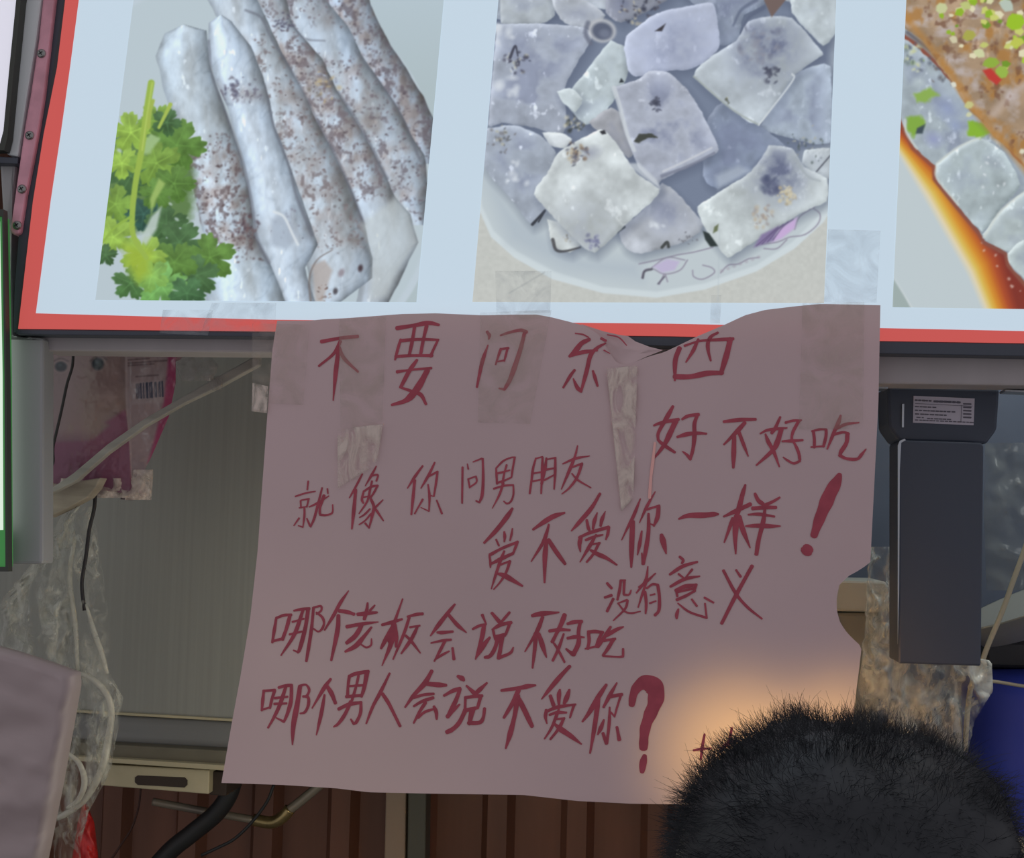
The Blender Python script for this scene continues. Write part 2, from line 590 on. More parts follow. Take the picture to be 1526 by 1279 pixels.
    c.blob(1052, 1142, 13, 18, .2, (78, 74, 80), .9)
    c.blob(1075, 1070, 16, 24, .5, (150, 140, 148), .8)
    c.grit(1010, 1150, 34, 18, [(120, 90, 80), (90, 74, 72), (160, 140, 130)], 5)
    c.grit(700, 900, 60, 40, [(84, 68, 76), (112, 90, 92)], 6, (4, 16))
    c.grit(1000, 330, 70, 30, [(196, 178, 140), (120, 110, 100), (186, 200, 222)], 8, (5, 18))
    c.grit(640, 340, 40, 20, [(88, 88, 112), (110, 106, 120)], 9, (6, 16))
    c.grit(850, 90, 40, 22, [(86, 84, 104)], 10, (4, 14))
    # cilantro
    g1, g2, g3, g4 = (96, 134, 66), (124, 160, 74), (150, 186, 84), (78, 112, 72)
    c.fill([(190, 520), (300, 480), (400, 470), (480, 560), (500, 700), (490, 860), (330, 900), (170, 940), (130, 900), (170, 620)], (92, 126, 68), 14, .9, 6, 3)
    rg = random.Random(4)
    for (x, y, r, rot, col) in ((250, 520, 75, .2, g3), (350, 470, 60, 1, g2), (430, 570, 95, .7, g1), (390, 480, 50, 2, g4), (250, 690, 95, 1.4, g4),
                                (215, 640, 60, 2.2, g3), (350, 640, 85, .1, g2), (420, 720, 70, 1.9, g1), (190, 800, 70, .5, g2), (180, 930, 75, 2.5, g3),
                                (300, 840, 60, 1.1, (60, 96, 84)), (390, 880, 72, .3, g4), (350, 760, 58, 2.8, g1), (440, 950, 80, 1.0, g4), (150, 1000, 40, .4, g4),
                                (560, 1010, 85, .2, g1), (510, 1080, 75, 1.5, g4), (420, 1030, 80, 2.2, g1), (300, 1000, 75, .8, g3),
                                (250, 1110, 62, 1.7, (84, 124, 74)), (370, 1120, 85, .4, (118, 172, 96)), (330, 1080, 60, 2.4, (132, 178, 92)), (470, 1150, 62, .9, (76, 116, 76))):
        c.leaf(x, y, r * 1.22, rot, col, int(x * 3 + y), 5)
    c.fill([(330, 850), (370, 810), (350, 900), (310, 960), (285, 940)], (196, 212, 206), 5, .9)
    c.fill([(225, 960), (330, 980), (325, 1070), (280, 1110), (240, 1060)], (164, 190, 66), 16, .85)
    c.fill([(300, 560), (330, 525), (360, 545), (330, 600), (285, 610)], (168, 200, 144), 5, .9, 4, 2)
    c.fill([(360, 700), (385, 720), (350, 780), (330, 840), (325, 780)], (166, 196, 112), 4, .9)
    st = (160, 190, 84)
    c.line([(330, 325), (310, 450), (290, 600), (268, 720), (255, 850), (262, 930), (310, 1010)], (26, 20), st)
    c.line([(334, 325), (314, 450), (294, 590)], (7, 6), (190, 212, 110), .8)
    c.line([(337, 395), (325, 440), (320, 500)], 14, (168, 190, 90))
    c.line([(405, 410), (385, 450), (360, 500)], (16, 12), (172, 196, 92))
    c.line([(250, 850), (190, 890), (140, 950)], (12, 8), (150, 186, 80))
    for (x, y, r) in ((205, 590, 16), (215, 985, 18), (405, 800, 12), (430, 860, 14), (235, 1075, 14)):
        c.blob(x, y, r, r * .6, .6, (190, 208, 204), .8)
    return soften(c, 1)


def food_squares():
    c = Canvas(690, -130, 1262, 462, (203, 207, 202), 690, 0, 2.631)
    n = fbm2(c.gx / 5, c.gy / 5, 3, 3)
    c.a += n[..., None] * 7
    pl = [(60, -400), (60, 700), (66, 830), (110, 930), (200, 1010), (350, 1095), (550, 1150), (760, 1168), (950, 1135), (1150, 1065), (1300, 975), (1415, 870), (1480, 760), (1500, -400)]
    c.fill(pl, (214, 226, 230), 2)
    pl = [(40, -400), (60, 700), (75, 810), (120, 905), (210, 985), (360, 1065), (550, 1125), (760, 1144), (950, 1110), (1150, 1040), (1290, 950), (1400, 840), (1470, 740), (1500, -400)]
    c.fill(pl, (199, 211, 216), 4)
    c.fill([(70, 660), (200, 830), (300, 900), (480, 1010), (700, 1020), (700, 1100), (400, 1060), (180, 950)], (183, 196, 206), 26, .8)
    # plate decoration
    ln = (150, 146, 164)
    for pts in ([(690, 1035), (760, 1020), (840, 1000), (900, 990), (980, 970)], [(700, 1090), (712, 1060), (745, 1055), (790, 1075), (850, 1060), (880, 1020)],
                [(770, 1115), (790, 1075), (802, 1105)], [(740, 1050), (800, 1010), (870, 1020)], [(900, 1060), (905, 1085), (940, 1095), (985, 1070), (975, 1050), (940, 1040)],
                [(1010, 1070), (1040, 1040), (1080, 1035), (1120, 1015), (1160, 1010)], [(1150, 960), (1230, 950), (1280, 930), (1340, 920), (1390, 880), (1400, 840), (1370, 815)],
                [(1180, 975), (1230, 975), (1270, 940)], [(1300, 900), (1320, 850), (1380, 810)]):
        c.line(pts, 5, ln, .9)
    for k in range(7):
        c.blob(1015 + k * 24, 1062 - k * 9, 11, 9, 0, (170, 166, 178), .5)
    c.fill([(745, 1045), (800, 1015), (850, 1025), (830, 1060), (780, 1070)], (196, 184, 220), 4, .8)
    c.line([(705, 1090), (712, 1064), (740, 1056)], 9, (92, 92, 104), .9)
    c.line([(765, 1113), (790, 1085)], 7, (110, 108, 124), .9)
    # dark hollow behind the pile
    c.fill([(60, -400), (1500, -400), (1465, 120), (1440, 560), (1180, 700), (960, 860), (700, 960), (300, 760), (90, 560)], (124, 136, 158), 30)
    wh = (203, 213, 222)
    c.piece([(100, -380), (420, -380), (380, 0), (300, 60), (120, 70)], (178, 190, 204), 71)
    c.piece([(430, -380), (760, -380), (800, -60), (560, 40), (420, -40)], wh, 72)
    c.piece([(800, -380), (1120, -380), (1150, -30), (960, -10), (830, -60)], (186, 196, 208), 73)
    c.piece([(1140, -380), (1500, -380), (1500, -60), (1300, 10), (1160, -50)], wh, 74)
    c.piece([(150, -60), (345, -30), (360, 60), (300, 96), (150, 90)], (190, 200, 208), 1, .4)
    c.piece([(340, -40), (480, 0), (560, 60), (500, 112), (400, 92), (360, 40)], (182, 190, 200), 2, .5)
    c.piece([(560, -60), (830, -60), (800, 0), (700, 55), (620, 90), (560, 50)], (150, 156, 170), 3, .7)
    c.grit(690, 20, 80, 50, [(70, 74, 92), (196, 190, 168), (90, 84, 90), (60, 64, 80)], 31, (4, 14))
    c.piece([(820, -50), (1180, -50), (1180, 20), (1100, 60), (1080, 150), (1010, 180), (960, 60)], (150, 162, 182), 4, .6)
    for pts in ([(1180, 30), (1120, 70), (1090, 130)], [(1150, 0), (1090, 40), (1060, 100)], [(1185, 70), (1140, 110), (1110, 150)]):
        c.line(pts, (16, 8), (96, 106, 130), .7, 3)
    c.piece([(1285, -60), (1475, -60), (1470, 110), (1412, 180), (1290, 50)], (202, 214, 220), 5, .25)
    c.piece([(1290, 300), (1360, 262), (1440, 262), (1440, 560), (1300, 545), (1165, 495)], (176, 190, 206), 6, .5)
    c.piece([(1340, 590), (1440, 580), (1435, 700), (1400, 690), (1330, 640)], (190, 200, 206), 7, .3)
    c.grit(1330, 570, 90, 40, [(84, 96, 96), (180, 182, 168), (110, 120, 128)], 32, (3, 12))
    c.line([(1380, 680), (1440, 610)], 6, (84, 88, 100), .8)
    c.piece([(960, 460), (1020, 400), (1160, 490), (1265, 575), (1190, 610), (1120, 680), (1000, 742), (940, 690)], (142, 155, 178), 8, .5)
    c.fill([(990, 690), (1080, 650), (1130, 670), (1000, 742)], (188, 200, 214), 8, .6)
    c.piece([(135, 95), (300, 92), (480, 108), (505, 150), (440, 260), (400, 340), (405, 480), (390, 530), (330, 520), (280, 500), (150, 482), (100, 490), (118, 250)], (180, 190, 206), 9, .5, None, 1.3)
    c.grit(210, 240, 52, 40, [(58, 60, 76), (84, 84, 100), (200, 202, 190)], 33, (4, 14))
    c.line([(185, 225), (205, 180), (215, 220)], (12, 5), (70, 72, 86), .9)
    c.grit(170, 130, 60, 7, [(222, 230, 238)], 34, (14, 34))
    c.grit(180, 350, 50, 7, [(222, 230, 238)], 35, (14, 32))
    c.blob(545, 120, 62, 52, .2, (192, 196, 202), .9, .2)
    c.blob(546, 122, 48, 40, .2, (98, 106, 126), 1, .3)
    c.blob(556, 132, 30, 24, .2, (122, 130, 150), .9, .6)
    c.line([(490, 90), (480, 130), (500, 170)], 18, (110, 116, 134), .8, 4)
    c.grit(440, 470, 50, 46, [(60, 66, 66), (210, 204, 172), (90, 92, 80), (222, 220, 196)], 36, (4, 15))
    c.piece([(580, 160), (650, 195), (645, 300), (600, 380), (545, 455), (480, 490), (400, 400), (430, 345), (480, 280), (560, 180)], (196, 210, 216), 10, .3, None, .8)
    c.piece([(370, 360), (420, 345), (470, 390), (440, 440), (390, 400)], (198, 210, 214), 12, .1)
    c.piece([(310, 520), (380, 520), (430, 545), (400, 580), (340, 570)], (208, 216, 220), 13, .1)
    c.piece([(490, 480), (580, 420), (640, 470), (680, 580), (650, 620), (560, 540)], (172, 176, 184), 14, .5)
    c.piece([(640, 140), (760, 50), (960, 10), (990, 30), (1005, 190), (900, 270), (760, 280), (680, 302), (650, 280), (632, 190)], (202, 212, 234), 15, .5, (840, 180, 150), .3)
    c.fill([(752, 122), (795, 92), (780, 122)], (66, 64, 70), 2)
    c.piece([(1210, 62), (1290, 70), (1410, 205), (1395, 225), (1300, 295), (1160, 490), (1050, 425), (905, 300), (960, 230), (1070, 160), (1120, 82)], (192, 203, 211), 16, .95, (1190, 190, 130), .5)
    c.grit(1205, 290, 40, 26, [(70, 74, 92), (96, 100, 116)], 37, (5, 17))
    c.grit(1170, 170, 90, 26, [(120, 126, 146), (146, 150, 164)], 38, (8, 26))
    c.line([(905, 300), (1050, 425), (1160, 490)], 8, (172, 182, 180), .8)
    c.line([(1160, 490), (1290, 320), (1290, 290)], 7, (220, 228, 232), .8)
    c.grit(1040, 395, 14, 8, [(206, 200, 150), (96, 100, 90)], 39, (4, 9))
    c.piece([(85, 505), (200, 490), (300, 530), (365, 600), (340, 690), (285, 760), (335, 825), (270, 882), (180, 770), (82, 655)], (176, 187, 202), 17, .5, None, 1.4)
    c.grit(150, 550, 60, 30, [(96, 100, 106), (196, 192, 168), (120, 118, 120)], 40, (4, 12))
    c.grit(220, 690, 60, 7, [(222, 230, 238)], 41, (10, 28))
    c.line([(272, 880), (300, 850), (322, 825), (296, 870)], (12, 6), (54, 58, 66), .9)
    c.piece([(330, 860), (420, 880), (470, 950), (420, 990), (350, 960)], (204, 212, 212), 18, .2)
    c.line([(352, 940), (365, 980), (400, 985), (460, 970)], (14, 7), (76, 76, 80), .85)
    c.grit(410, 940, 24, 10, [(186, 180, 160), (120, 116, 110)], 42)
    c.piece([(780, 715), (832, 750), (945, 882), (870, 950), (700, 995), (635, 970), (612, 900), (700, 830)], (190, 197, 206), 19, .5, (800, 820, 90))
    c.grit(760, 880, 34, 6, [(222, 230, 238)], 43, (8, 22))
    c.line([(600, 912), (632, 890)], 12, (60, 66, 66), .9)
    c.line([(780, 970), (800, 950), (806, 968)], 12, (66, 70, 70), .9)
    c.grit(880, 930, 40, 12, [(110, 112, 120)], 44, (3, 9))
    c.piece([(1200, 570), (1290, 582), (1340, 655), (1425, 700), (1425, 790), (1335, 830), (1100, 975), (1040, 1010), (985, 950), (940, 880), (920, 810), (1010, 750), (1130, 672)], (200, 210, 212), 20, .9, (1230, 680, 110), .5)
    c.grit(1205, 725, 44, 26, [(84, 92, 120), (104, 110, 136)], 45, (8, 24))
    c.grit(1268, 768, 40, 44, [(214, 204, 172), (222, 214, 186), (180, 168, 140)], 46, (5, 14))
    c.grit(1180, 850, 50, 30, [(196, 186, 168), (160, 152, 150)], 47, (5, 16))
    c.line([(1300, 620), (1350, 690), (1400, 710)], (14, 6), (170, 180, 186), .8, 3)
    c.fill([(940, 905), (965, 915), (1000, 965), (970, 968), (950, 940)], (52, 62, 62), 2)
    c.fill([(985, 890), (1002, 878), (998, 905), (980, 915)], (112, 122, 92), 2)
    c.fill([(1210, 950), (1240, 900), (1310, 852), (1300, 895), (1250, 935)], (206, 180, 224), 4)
    c.fill([(1140, 970), (1170, 920), (1240, 885), (1215, 945)], (140, 128, 168), 4)
    for k in range(4):
        c.line([(1150 + 22 * k, 965 - 8 * k), (1190 + 22 * k, 930 - 14 * k), (1235 + 20 * k, 890 - 10 * k)], 4, (104, 92, 130), .8)
    c.piece([(590, 340), (690, 310), (730, 278), (800, 280), (870, 340), (930, 430), (1000, 572), (982, 608), (780, 705), (770, 735), (690, 660), (640, 530), (612, 400)], (186, 194, 210), 21, .6, None, .5)
    c.line([(592, 345), (615, 420), (645, 530), (672, 590)], (18, 14), (212, 220, 226), .8, 2)
    c.line([(780, 690), (890, 650), (985, 600)], (14, 10), (120, 126, 146), .7, 2)
    c.line([(785, 672), (880, 628), (975, 580)], 8, (222, 226, 230), .6, 2)
    c.grit(757, 408, 26, 22, [(62, 66, 84), (84, 88, 104)], 48, (5, 15))
    c.fill([(668, 555), (690, 525), (740, 520), (762, 540), (720, 542), (690, 562)], (74, 78, 74), 2, 1, 2, 3)
    c.fill([(612, 325), (620, 305), (632, 322)], (60, 66, 72), 1)
    c.piece([(430, 560), (540, 508), (600, 560), (680, 680), (772, 742), (740, 790), (640, 880), (518, 992), (440, 940), (278, 762), (330, 680), (370, 600)], (208, 217, 219), 22, .3, (480, 900, 120), .5)
    c.grit(440, 600, 52, 50, [(74, 76, 92), (150, 124, 96), (96, 96, 110), (196, 184, 160)], 49, (5, 16))
    c.blob(500, 600, 60, 36, -.3, (140, 146, 166), .6, 1)
    c.grit(510, 945, 32, 20, [(136, 140, 172), (104, 108, 140)], 50, (5, 15))
    c.fill([(535, 515), (555, 510), (562, 525), (545, 528)], (58, 60, 66), 1)
    c.fill([(640, 640), (700, 690), (772, 742), (760, 705), (690, 640)], (214, 222, 228), 4, .7)
    # brown chip at the top
    c.fill([(1180, 0), (1200, -60), (1280, -60), (1265, 0), (1210, 68)], (120, 104, 100), 2)
    c.line([(1005, 900), (1000, 1180)], 4, (176, 190, 198), .35)
    c.line([(180, 1150), (320, 1068)], 5, (160, 166, 166), .5)
    return soften(c, 1)


def food_sauce():
    c = Canvas(1318, -130, 1790, 470, (199, 212, 216), 1200, 0, 2.46)
    c.fill([(320, 1020), (400, 1140), (320, 1140)], (166, 182, 180), 3)
    c.fill([(322, 1010), (400, 1135), (392, 1140)], (214, 224, 226), 2, .8)
    # sauce, thick to thin
    for k, col in enumerate(((232, 220, 186), (226, 196, 96), (222, 158, 58), (206, 122, 48), (184, 88, 50), (160, 70, 50), (136, 58, 48))):
        o = k * 19
        c.fill([(335, 400), (335, 545 - o * .8), (440 + o, 720 - o * .5), (520 + o, 860 - o * .5), (600 + o, 1000 - o * .5), (668 + o, 1160), (1460, 1160), (1460, 600), (560, 400)], col, 9)
    c.grit(700, 930, 70, 7, [(226, 208, 196)], 3, (4, 10))
    c.grit(770, 1045, 40, 5, [(226, 208, 196)], 5, (4, 10))
    # pale rolls in front
    lo = (178, 192, 200)
    pts = [(330, 120), (400, 165), (470, 230), (560, 330), (640, 430), (720, 520), (802, 610), (1200, 900), (1200, 1160), (900, 1160), (810, 1040), (750, 970), (740, 925), (660, 885), (640, 850), (560, 755), (480, 655), (478, 610), (400, 540), (355, 450), (330, 300)]
    p = c.P(pts)
    b, d = c.sd(p, 4)
    c.blend(b, np.clip((d + 7) / 3, 0, 1), (150, 86, 68))
    c.piece(pts, lo, 80, .5, None, .8, 10, 0)
    c.piece([(480, 600), (560, 540), (640, 505), (730, 560), (790, 680), (720, 760), (650, 850), (560, 755), (482, 650)], (184, 199, 203), 81, .3, None, .8, 26, .3)
    c.piece([(650, 860), (720, 770), (810, 700), (900, 800), (860, 960), (740, 920), (665, 885)], (190, 204, 206), 82, .4, None, .8, 26, .3)
    c.piece([(740, 930), (800, 880), (900, 960), (900, 1100), (810, 1030), (750, 965)], (186, 200, 200), 83, .5, None, .6, 26, .3)
    for (x, y, r, col) in ((520, 400, 70, (150, 164, 204)), (470, 510, 50, (150, 158, 206)), (550, 460, 40, (160, 176, 210)), (420, 300, 40, (190, 204, 208)), (700, 600, 50, (160, 172, 180)), (640, 620, 50, (196, 210, 214))):
        c.blob(x, y, r, r * .8, .5, col, .7, 1)
    c.fill([(370, 430), (420, 425), (440, 450), (400, 505), (375, 480)], (136, 178, 74), 5, 1, 4, 3)
    c.fill([(400, 345), (460, 320), (490, 350), (440, 372), (410, 370)], (146, 182, 90), 5, 1, 4, 4)
    c.fill([(410, 470), (440, 455), (430, 490), (405, 490)], (70, 84, 92), 3)
    c.fill([(595, 445), (660, 450), (680, 480), (640, 508), (600, 495)], (142, 188, 60), 4, 1, 4, 5)
    c.grit(400, 220, 60, 40, [(150, 182, 96), (212, 220, 190), (120, 134, 130), (96, 104, 120), (206, 212, 160)], 6, (5, 16))
    c.grit(520, 270, 60, 22, [(92, 92, 100), (120, 112, 112), (200, 206, 190)], 7, (5, 15))
    c.line([(375, 120), (440, 170), (520, 240), (600, 330), (660, 420)], (16, 26), (96, 84, 84), .75, 5)
    for pp in ([(365, 440), (372, 490), (410, 545)], [(480, 610), (484, 655), (560, 750)], [(482, 600), (560, 540), (640, 505)], [(655, 870), (720, 770), (810, 700)]):
        c.line(pp, 9, (214, 222, 216), .7, 2)
    c.grit(680, 640, 70, 10, [(228, 236, 240)], 8, (4, 13))
    # browned roll behind
    up = [(330, -330), (1300, -330), (1460, 300), (1460, 1000), (1100, 860), (860, 690), (790, 590), (740, 540), (690, 500), (640, 440), (590, 390), (545, 310), (480, 225), (430, 150), (375, 110), (330, 60)]
    c.piece(up, (172, 148, 122), 84, 0, None, .5, 14, .4)
    b, d = c.sd(c.P(up), 4)
    n = fbm2(c.gx[b] / 26, c.gy[b] / 18, 61, 4)
    c.blend(b, np.clip(n * 1.8, 0, .85) * (d > 2), (196, 186, 184))
    n = fbm2(c.gx[b] / 18, c.gy[b] / 24, 62, 4)
    c.blend(b, np.clip(n * 2.0 - .15, 0, .8) * (d > 1), (176, 126, 66))
    n = fbm2(c.gx[b] / 11, c.gy[b] / 12, 63, 3)
    c.blend(b, np.clip(n * 2.2 - .5, 0, .7) * (d > 1), (122, 88, 70))
    for pp in ([(375, 70), (440, 150), (520, 250), (590, 360), (690, 490)], [(700, 500), (760, 560), (860, 690)]):
        c.line(pp, 26, (190, 136, 70), .6, 8)
    c.line([(690, 420), (740, 360), (820, 300)], 30, (206, 192, 186), .5, 10)
    rg = random.Random(9)
    for k in range(230):
        t = rg.random()
        x = 480 + 900 * rg.random()
        y = -320 + 0.62 * (x - 480) + rg.gauss(250, 120)
        if y > 0.9 * (x - 420) + 40 or x < 760 and y > 170 and rg.random() < .6:
            continue
        col = rg.choice([(208, 214, 120), (150, 188, 52), (176, 206, 70), (222, 222, 176), (120, 158, 52), (232, 226, 190)])
        r = rg.uniform(8, 22)
        pts2 = [(x + r * rg.uniform(.6, 1.2) * math.cos(a), y + r * rg.uniform(.5, 1.1) * math.sin(a)) for a in np.linspace(0, 6.28, 6)[:-1]]
        c.fill(pts2, col, 1.5)
    for (x, y, r, col) in ((500, 30, 26, (206, 212, 160)), (545, 145, 18, (216, 210, 176)), (590, 20, 20, (196, 206, 130)), (640, 195, 22, (214, 220, 170)), (655, 165, 14, (200, 206, 120)),
                           (545, 310, 13, (226, 228, 214)), (600, 385, 18, (206, 204, 140)), (775, 155, 24, (196, 206, 90)), (600, 420, 12, (212, 216, 180)), (720, 265, 30, (158, 190, 80)),
                           (680, 230, 26, (150, 182, 70)), (600, 130, 26, (176, 176, 84)), (770, 80, 40, (160, 200, 50)), (740, 20, 30, (190, 204, 190)), (795, 555, 12, (226, 224, 200))):
        c.fill([(x + r * (1 + .3 * math.sin(k * 2.3 + x)) * math.cos(k), y + r * .8 * math.sin(k)) for k in np.linspace(0, 6.28, 8)[:-1]], col, 2)
    c.fill([(650, 258), (680, 250), (720, 292), (702, 312), (672, 290)], (196, 66, 58), 3)
    return soften(c, 1)


